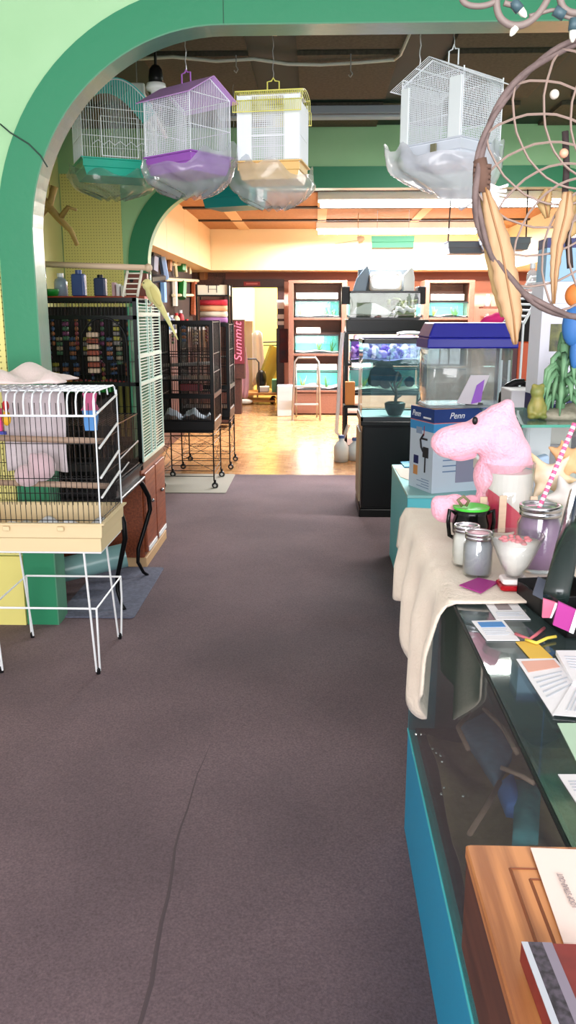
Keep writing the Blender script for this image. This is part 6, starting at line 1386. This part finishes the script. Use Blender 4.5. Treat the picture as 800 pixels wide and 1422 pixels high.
for j, r_ in enumerate(rings[1:]):
    cur = [dc(r_, 2 * pi * (i + .15 + .5 * (j + 1)) / n) for i in range(n)]
    for i in range(n):
        a, b_, c_ = prev[i], cur[i], prev[(i + 1) % n]
        for s_, e_ in ((a, b_), (b_, c_)):
            m_ = s_.lerp(e_, .5); m_ = m_ + (-m_).normalized() * (-.004)
            g.tube([s_, m_, e_], .0020, 5)
    prev = cur
g.build('net', NET, root)
for (x, y, c, r_) in ((770, 131, (206, 200, 190), .0075), (783, 213, (214, 160, 132), .0075)):
    q = at(x, y, YD) - ctr; MB().ell(q, (r_, r_, r_), n=12, h=8).build('bead', mat('bead_%d' % x, c, .4), root, True)
SU = mat('brown_suede', (96, 72, 60), .9)
q = at(668, 244, YD) - ctr; g = MB().tube([q + V((-.004, -.004, .024)), q + V((.002, -.006, 0)), q + V((.0, -.004, -.026))], .011, 8)
for i in range(5): g.tube([q + V((-.014, -.008, .015 - .008 * i)), q + V((.014, -.01, .012 - .008 * i))], .004, 6)
g.build('suede_wrap', SU, root, True)
FE = mat('tan_feather', (184, 152, 116), .7, n=(10, (164, 130, 92), .3), stretch=(8, 8, 1)); FD = mat('golden_feather', (168, 140, 92), .7)
def feather(ps, ws, m, name='feather', dy=-.012):
    pts = [at(x, y, YD) - ctr + V((0, dy, 0)) for x, y in ps]; N_ = 26; g = MB(); vs = []
    def ev(t, arr):
        s = t * (len(arr) - 1); i = min(int(s), len(arr) - 2); return arr[i] * (1 - (s - i)) + arr[i + 1] * (s - i) if not isinstance(arr[0], V) else arr[i].lerp(arr[i + 1], s - i)
    for i in range(N_ + 1):
        t = i / N_; c = ev(t, pts); w_ = ev(t, ws) * k * (1 + .08 * sin(i * 2.3)); d = (ev(min(1, t + .05), pts) - ev(max(0, t - .05), pts)).normalized(); sd = d.cross(V((0, 1, 0))).normalized()
        vs += [c - sd * w_ + V((0, .004, 0)), c - sd * w_ * .5 + V((0, .001, 0)), c, c + sd * w_ * .5 + V((0, .001, 0)), c + sd * w_ + V((0, .004, 0))]
    fs = [(i * 5 + j, i * 5 + j + 1, (i + 1) * 5 + j + 1, (i + 1) * 5 + j) for i in range(N_) for j in range(4)]
    g.add(vs, fs); o = g.build(name, m, root, True, solid=.0012)
    g = MB().tube([p + V((0, -.0015, 0)) for p in pts], .0016, 6); g.build('quill', mat('quill', (150, 108, 66), .5), o, True).location -= o.location
feather(((672, 262), (682, 300), (694, 345), (704, 400), (711, 440), (714, 478)), (4, 12, 16, 17, 13, 3), FE)
feather(((666, 262), (668, 300), (680, 345), (692, 400), (700, 440)), (4, 6, 7, 8, 3), FD, dy=.004)
feather(((786, 268), (782, 300), (772, 340), (768, 380), (767, 422)), (6, 13, 9, 6, 2), FE)
feather(((764, 262), (758, 280), (762, 302)), (5, 11, 3), FD, dy=.006)
feather(((796, 268), (794, 320), (790, 330)), (8, 11, 3), FD, dy=.008)
g = MB(); q = [at(x, y, YD) - ctr for x, y in ((788, 180), (790, 230), (788, 262), (792, 330), (795, 372))]; g.tube([v + V((0, .012, 0)) for v in q], .0055, 6); g.build('centre_thong', mat('dark_thong', (52, 42, 42), .9), root, True)
g = MB(); q = at(676, 254, YD) - ctr; rnd = random.Random(3)
for i in range(26): a = rnd.uniform(-2.4, -.4); l = rnd.uniform(.02, .05); g.tube([q, q + V((l * .6 * cos(a), -.004, l * .6 * sin(a))), q + V((l * cos(a + .3), -.006, l * sin(a + .3)))], .0022, 4)
g.build('fluff', mat('white_down', (226, 232, 240), .9), root)
g = MB().tube([V((0, 0, RD)), V((0, 0, ZC - ctr.z))], .002, 5); g.build('cord', NET, root)
# ================================================================== STRING LIGHTS AT THE TOP RIGHT
YL = 1.35; WG = mat('dark_green_cable', (70, 84, 78), .6)
root = thing('string_lights', 'dark cable of unlit string lights looped along the top right', 'string lights', at(720, 0, YL))
def cab(ps, r=.0042):
    P_ = [at(x, y, YL) - root.location for x, y in ps]; N_ = []
    for i in range(len(P_) - 1):
        for t in (0, .25, .5, .75):
            a = P_[max(i - 1, 0)]; b_ = P_[i]; c_ = P_[i + 1]; d_ = P_[min(i + 2, len(P_) - 1)]
            N_.append(.5 * ((2 * b_) + (c_ - a) * t + (2 * a - 5 * b_ + 4 * c_ - d_) * t * t + (3 * b_ - a - 3 * c_ + d_) * t ** 3))
    N_.append(P_[-1]); return MB().tube(N_, r, 8).build('cable', mat('grey_brown_cable', (122, 110, 104), .6), root, True)
cab(((640, -6), (644, 3), (655, 8), (672, 8), (688, 2), (694, -8))); cab(((690, -14), (690, 10), (696, 26), (710, 35), (728, 34), (745, 22), (758, 4), (764, -14)), .0052)
cab(((776, -10), (782, 10), (796, 18), (812, 16)), .005); cab(((735, 22), (752, 18), (770, 14), (782, 22), (804, 28)), .0028); cab(((700, 4), (712, 6), (722, -6)), .004)
for x0, y0, x1, y1 in ((712, 2, 722, 14), (798, 26, 796, 42), (770, 14, 784, 22)):
    a, b_ = at(x0, y0, YL) - root.location, at(x1, y1, YL) - root.location; MB().tube([a, b_], .0075, 8).build('socket', mat('blue_green_socket', (58, 84, 92), .5), root, True)
for x0, y0, x1, y1 in ((723, 14, 731, 24), (716, 38, 709, 50), (796, 43, 795, 59)):
    a, b_ = at(x0, y0, YL) - root.location, at(x1, y1, YL) - root.location; MB().tube([a, a.lerp(b_, .6), b_], lambda t: .0058 - .004 * t * t, 8).build('bulb', mat('clear_bulb', (226, 230, 214), .2), root, True)
g = MB().tube([V((0, 0, .01)), V((0, 0, ZC - root.location.z))], .003, 5); g.build('hanging_cord', WG, root)
# ================================================================== FINISH
bpy.context.view_layer.update()
dg = bpy.context.evaluated_depsgraph_get()
for o in [o for o in C.objects if o.type == 'FONT']:
    me = bpy.data.meshes.new_from_object(o.evaluated_get(dg)); n = bpy.data.objects.new('lettering', me); C.objects.link(n)
    n.parent = o.parent; n.location = o.location; n.rotation_euler = o.rotation_euler; n.scale = o.scale
    bpy.data.objects.remove(o)
